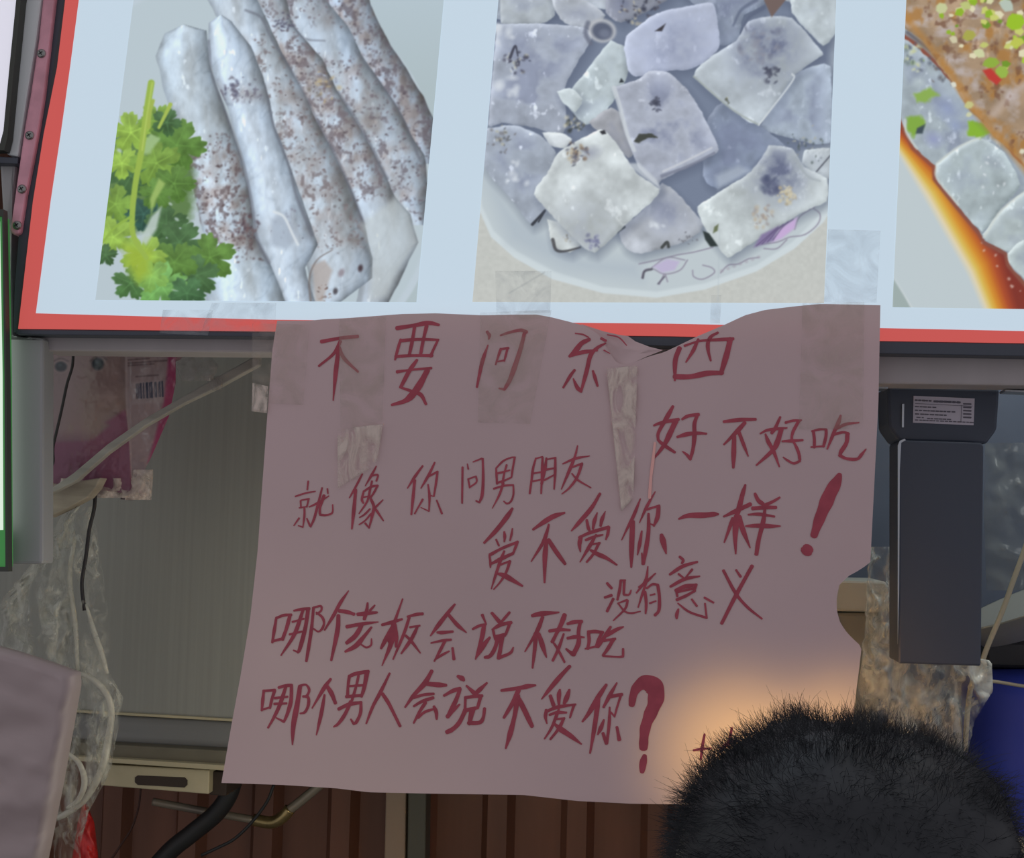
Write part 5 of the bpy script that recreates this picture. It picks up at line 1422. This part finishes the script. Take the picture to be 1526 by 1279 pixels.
pb = at(1562, 1262, .50)
dr = empty('plastic_drum', pb, 'blue plastic drum at the right edge behind the person', 'drum')
zt = at(1562, 1010, .40).z - pb.z
lathe('body', pb, [(.110, .03), (.120, .04), (.127, zt * .5), (.129, zt - .03), (.122, zt - .012), (.110, zt), (.04, zt + .004)], m_blue, dr)
lathe('base', pb, [(.118, 0), (.126, .004), (.128, .022), (.118, .034)], m_gr, dr)
m_pcord = mat('pale cord', (178, 170, 146), .6)
tag(tube('pale_cord', [at(x, y, .30) for x, y in ((1540, 780), (1526, 822), (1511, 863), (1493, 913), (1472, 963), (1462, 990), (1448, 1020), (1442, 1060), (1438, 1120))], .0038, m_pcord, None, 6, 10), 'pale cord hanging slantwise right of the black metal device', 'cord')
tag(tube('white_string', [at(x, y, .32) for x, y in ((1448, 1014), (1482, 1016), (1526, 1023), (1580, 1030))], .0025, m_pcord), 'thin pale string stretched across above the blue drum', 'string')
m_bowl = mat('pale metal bowl', (150, 152, 146), .4, .3)
bc = at(1545, 899, .42)
tag(lathe('metal_bowl', bc, [(.05, -.04), (.10, -.03), (.125, .005), (.128, .008), (.12, .008), (.06, -.02), (.01, -.024)], m_bowl, None, 40, Matrix.Rotation(math.radians(-24), 4, 'Y')), 'pale metal bowl on the right edge above the blue drum', 'bowl')
m_blk = mat('black plastic', (40, 42, 46), .5)
tag(prism('black_box', [(1466, 954), (1620, 958), (1620, 999), (1470, 996)], .475, .58, m_blk, None, .006), 'black box under the pale metal bowl', 'box')
m_shelf = mat('grey steel shelf', (104, 106, 104), .5, .2)
zsh = at(1562, 1262, .50).z
xsh = at(1140, 1262, .40).x
shelf = boxw('side_shelf', (xsh, .33, zsh - .03), (1.86, .66, zsh - .001), m_shelf)
tag(shelf, 'grey steel shelf carrying the blue drum at the right edge', 'shelf')


# ================================================================ PERSON (back of the head in front of the sign)
m_skin = mat('skin', (172, 128, 104), .5, 0, .04, 10)
m_hair = mat('short black hair', (34, 38, 44), .5, spec=.4)
m_shirt = mat('dark shirt', (44, 46, 54), .8, 0, .1, 30)
m_trou = mat('dark trousers', (36, 38, 46), .8, 0, .1, 30)
PD = -0.85
hc = at(1247, 1336, PD)
sk = Vector((hc.x, hc.y, hc.z - .012))          # middle of the skull
per = empty('person', Vector((hc.x, hc.y, 0)), 'person seen from behind with short black hair facing the paper sign', 'person')


def skinned(name, verts, edges, rad, mt, root=0, sub=1):
    me = bpy.data.meshes.new(name)
    me.from_pydata([tuple(v_) for v_ in verts], edges, [])
    o = bpy.data.objects.new(name, me)
    COL.objects.link(o)
    o.parent = per
    o.matrix_parent_inverse = Matrix.Translation(per.location).inverted()
    m = o.modifiers.new('skin', 'SKIN')
    m.use_smooth_shade = True
    lay = me.skin_vertices[0].data if me.skin_vertices else None
    if lay is None:
        bm = bmesh.new()
        bm.from_mesh(me)
        bm.verts.layers.skin.verify()
        bm.to_mesh(me)
        bm.free()
        lay = me.skin_vertices[0].data
    for i, r in enumerate(rad):
        lay[i].radius = r if isinstance(r, tuple) else (r, r)
        lay[i].use_root = (i == root)
    m2 = o.modifiers.new('smooth', 'SUBSURF')
    m2.levels = m2.render_levels = sub + 1
    me.materials.append(mt)
    return o


B = Vector((hc.x, hc.y - .015, 0))
zc = hc.z
vs, es, rs = [], [], []


def nd(p, r, par=None):
    vs.append(B + Vector(p))
    rs.append(r)
    if par is not None:
        es.append((par, len(vs) - 1))
    return len(vs) - 1


k = zc / 1.60
pel = nd((0, 0, .93 * k), (.15, .105))
abd = nd((0, .01, 1.08 * k), (.135, .10), pel)
che = nd((0, -.005, 1.26 * k), (.15, .11), abd)
nb = nd((0, -.01, 1.405 * k), (.075, .07), che)
nt_ = nd((0, .005, 1.475 * k), (.055, .056), nb)
h1 = nd((0, .02, 1.545 * k), (.066, .080), nt_)
h2 = nd((0, .018, 1.615 * k), (.074, .092), h1)
h3 = nd((0, .012, 1.670 * k), (.058, .072), h2)
for sd in (-1, 1):
    sh = nd((sd * .165, -.01, 1.355 * k), .062, che)
    el = nd((sd * .225, -.02, 1.08 * k), .043, sh)
    wr = nd((sd * .235, .06, .85 * k), .028, el)
    pm = nd((sd * .232, .085, .775 * k), (.020, .036), wr)
    for q, (fy, ln) in enumerate(((-.026, .055), (-.009, .066), (.008, .072), (.025, .064))):
        a = nd((sd * .230, .092 + fy, .735 * k), .0095, pm)
        b = nd((sd * .226, .098 + fy * 1.1, .735 * k - ln * .55), .0088, a)
        nd((sd * .214, .104 + fy * 1.15, .735 * k - ln), .0078, b)
    ta = nd((sd * .218, .118, .785 * k), .011, pm)
    nd((sd * .208, .136, .750 * k), .009, ta)
    hp = nd((sd * .092, 0, .86 * k), .088, pel)
    kn = nd((sd * .10, .015, .49 * k), .056, hp)
    an = nd((sd * .105, -.015, .085 * k), .036, kn)
    nd((sd * .112, .13, .035 * k), (.038, .026), an)
body = skinned('body', vs, es, rs, m_skin)
# clothes
nT = [0, 1, 2, 3]
tv = [B + Vector(p) for p in ((0, 0, .90 * k), (0, .01, 1.08 * k), (0, -.005, 1.26 * k), (0, -.01, 1.40 * k), (-.17, -.01, 1.355 * k), (-.215, -.018, 1.15 * k), (.17, -.01, 1.355 * k), (.215, -.018, 1.15 * k))]
skinned('shirt', tv, [(0, 1), (1, 2), (2, 3), (2, 4), (4, 5), (2, 6), (6, 7)], [(.175, .125), (.155, .118), (.17, .126), (.078, .076), .074, .062, .074, .062], m_shirt)
tv = [B + Vector(p) for p in ((0, 0, .95 * k), (-.092, 0, .85 * k), (-.10, .015, .49 * k), (-.105, -.012, .10 * k), (.092, 0, .85 * k), (.10, .015, .49 * k), (.105, -.012, .10 * k))]
skinned('trousers', tv, [(0, 1), (1, 2), (2, 3), (0, 4), (4, 5), (5, 6)], [(.165, .118), .105, .078, .062, .105, .078, .062], m_trou)
# face and ears (turned to the sign)


def ell(name, c, r, mt, n=14):
    vv, ff = [], []
    for i in range(n + 1):
        ph = math.pi * i / n
        for j in range(2 * n):
            th = math.pi * j / n
            vv.append(c + Vector((r[0] * math.sin(ph) * math.cos(th), r[1] * math.sin(ph) * math.sin(th), r[2] * math.cos(ph))))
    for i in range(n):
        for j in range(2 * n):
            l = (j + 1) % (2 * n)
            ff.append((i * 2 * n + j, i * 2 * n + l, (i + 1) * 2 * n + l, (i + 1) * 2 * n + j))
    return fixnormals(mk(name, vv, ff, mt, per, True))


m_eye = mat('eye white', (225, 222, 218), .2)
m_lip = mat('lips', (160, 92, 86), .5)
fy = B.y + .018 + .086
for sd in (-1, 1):
    ell('eye', Vector((B.x + sd * .031, fy - .006, 1.60 * k)), (.012, .010, .009), m_eye)
    ell('ear', Vector((B.x + sd * .076, B.y + .012, 1.585 * k)), (.010, .018, .031), m_skin)
ell('nose', Vector((B.x, fy + .010, 1.575 * k)), (.014, .020, .022), m_skin)
ell('mouth', Vector((B.x, fy - .004, 1.535 * k)), (.024, .010, .008), m_lip)

# hair: a close cap of dense hair and many fine strands standing out of it
rgn = np.random.RandomState(8)
AX, AY, AZ, EXP = .1100, .114, .1130, 2.7
HC = np.array((hc.x, hc.y, hc.z))


def hair_r(d):
    """radius of the hair volume in unit direction d"""
    s_ = (np.abs(d[:, 0] / AX) ** EXP + np.abs(d[:, 1] / AY) ** 2.3 + np.abs(d[:, 2] / AZ) ** EXP)
    r = s_ ** (-1 / 2.62)
    lump = 0.030 * fbm2(d[:, 0] * 4 + 5, d[:, 2] * 4 + d[:, 1] * 3 + 5, 3, 3)
    lump += 0.025 * np.exp(-((d[:, 0] + .12) / .16) ** 2) * (d[:, 2] > .5)
    lump -= 0.055 * np.exp(-((d[:, 0] + .62) / .22) ** 2) * np.clip(d[:, 2] * 1.6, 0, 1)
    lump += 0.075 * np.exp(-((d[:, 0] - .72) / .24) ** 2) * np.clip(d[:, 2] * 2, 0, 1)
    return r * (1 + lump)


vv, ff = [], []
n1, n2 = 40, 64
D = []
for i in range(n1 + 1):
    ph = math.pi * .64 * i / n1
    for j in range(n2):
        th = 2 * math.pi * j / n2
        D.append((math.sin(ph) * math.cos(th), math.sin(ph) * math.sin(th), math.cos(ph)))
D = np.array(D)
cap = HC + D * (hair_r(D) * 0.935)[:, None]
front = np.clip((D[:, 1] - .55) / .3, 0, 1) * np.clip((.35 - D[:, 2]) / .3, 0, 1)     # leave the face free
cap = cap * (1 - front[:, None]) + (HC + D * .075) * front[:, None]
for i in range(n1):
    for j in range(n2):
        l = (j + 1) % n2
        ff.append((i * n2 + j, i * n2 + l, (i + 1) * n2 + l, (i + 1) * n2 + j))
NS = 17000
z = rgn.uniform(-.35, 1, NS)
th = rgn.uniform(0, 2 * math.pi, NS)
q = np.sqrt(1 - z * z)
d0 = np.stack([q * np.cos(th), q * np.sin(th), z], -1)
keep = ~((d0[:, 1] > .45) & (d0[:, 2] < .35))
d0 = d0[keep]
NS = len(d0)
cl = np.stack([fbm2(d0[:, 0] * 6 + 9, d0[:, 2] * 6 + d0[:, 1] * 4, s_, 2) for s_ in (11, 12, 13)], -1)
sweep = np.stack([-.10 + 0 * z[:NS], .16 + 0 * z[:NS], -.28 * np.ones(NS)], -1) * (1 - 0.75 * np.clip(d0[:, 2:3], 0, 1))
flow = sweep + cl * .45 + rgn.normal(0, .16, (NS, 3))
r0 = hair_r(d0)
ln = rgn.uniform(.010, .019, NS) * (1 + .5 * (rgn.rand(NS) > .94))
root = HC + d0 * (r0 * .90)[:, None]
verts = [cap]
base = len(cap)
SEG = 4
rings = []
for s_ in range(SEG + 1):
    t = s_ / SEG
    dirn = d0 * .75 + flow * (.9 + 1.5 * t)
    dirn /= np.linalg.norm(dirn, axis=1, keepdims=True)
    p = root + dirn * (ln * t)[:, None] + d0 * (.003 * t)
    rad = .00022 * (1 - .75 * t)
    a = np.cross(dirn, np.array((.3, .2, .93)))
    a /= np.linalg.norm(a, axis=1, keepdims=True) + 1e-9
    b = np.cross(dirn, a)
    for kx in range(3):
        ang = 2 * math.pi * kx / 3
        rings.append(p + (a * math.cos(ang) + b * math.sin(ang)) * rad)
allv = np.stack(rings, 1).reshape(-1, 3)       # strand-major: (SEG+1)*3 per strand
vh = np.concatenate([cap, allv])
per_s = (SEG + 1) * 3
ids = base + np.arange(NS)[:, None] * per_s
quads = []
for s_ in range(SEG):
    for kx in range(3):
        l = (kx + 1) % 3
        quads.append(np.concatenate([ids + s_ * 3 + kx, ids + s_ * 3 + l, ids + (s_ + 1) * 3 + l, ids + (s_ + 1) * 3 + kx], 1))
quads = np.concatenate(quads + [np.array(ff)])
me = bpy.data.meshes.new('hair')
me.vertices.add(len(vh))
me.vertices.foreach_set('co', vh.ravel())
me.loops.add(quads.size)
me.loops.foreach_set('vertex_index', quads.ravel().astype(np.int32))
me.polygons.add(len(quads))
me.polygons.foreach_set('loop_start', (np.arange(len(quads)) * 4).astype(np.int32))
me.update(calc_edges=True)
me.polygons.foreach_set('use_smooth', [True] * len(quads))
me.materials.append(m_hair)
ho = bpy.data.objects.new('hair', me)
COL.objects.link(ho)
ho.parent = per
ho.matrix_parent_inverse = Matrix.Translation(per.location).inverted()

# ================================================================ LAMPS AND ADDED LIGHT INSIDE THE STALL
m_bulb = mat('warm bulb glass', (255, 196, 120), .3, 0, emit=3.0)
m_cap = mat('bulb cap', (120, 118, 112), .4, .8)


def bulb(px, py, Y, power, label):
    p = at(px, py, Y)
    e = empty('light_bulb', p, label, 'light bulb')
    lathe('glass', p, [(.004, -.024), (.016, -.018), (.021, -.004), (.018, .010), (.010, .022), (.009, .026)], m_bulb, e, 20)
    tube('flex', [p + Vector((0, 0, .046)), p + Vector((0, .05, .22)), Vector((p.x, .19, p.z + .5)), Vector((p.x, .22, 2.75))], .003, m_hose, e)
    lathe('cap', p, [(.010, .026), (.010, .044), (.004, .048)], m_cap, e, 16)
    return lamp('bulb_light', 'SPOT', p + Vector((0, -.026, 0)), power, (1, .66, .22), .02, (math.radians(90), 0, math.radians(180)))


for o_, x_, y_, Y_, pw, lb_ in ((0, 1090, 1100, .125, 7.5, 'warm bulb glowing behind the lower right of the paper sign, left one'),
                                (1, 1236, 1078, .112, 4.2, 'warm bulb glowing behind the lower right edge of the paper sign')):
    l_ = bulb(x_, y_, Y_, pw, lb_)
    l_.data.spot_size = math.radians((112, 112)[o_])
    l_.data.spot_blend = 1.0
lamp('interior_light', 'POINT', (-.36, .15, 1.34), 2.1, (1, .95, .72), .14)
lamp('stall_tube', 'AREA', (.62, .27, 2.4), 3.0, (.96, 1, .98), .25, (0, 0, 0))
lamp('interior_light', 'POINT', (-.47, .15, 1.66), 0.6, (1, .95, .82), .05)  # added light without a fixture, brightens the package rim and clear bag
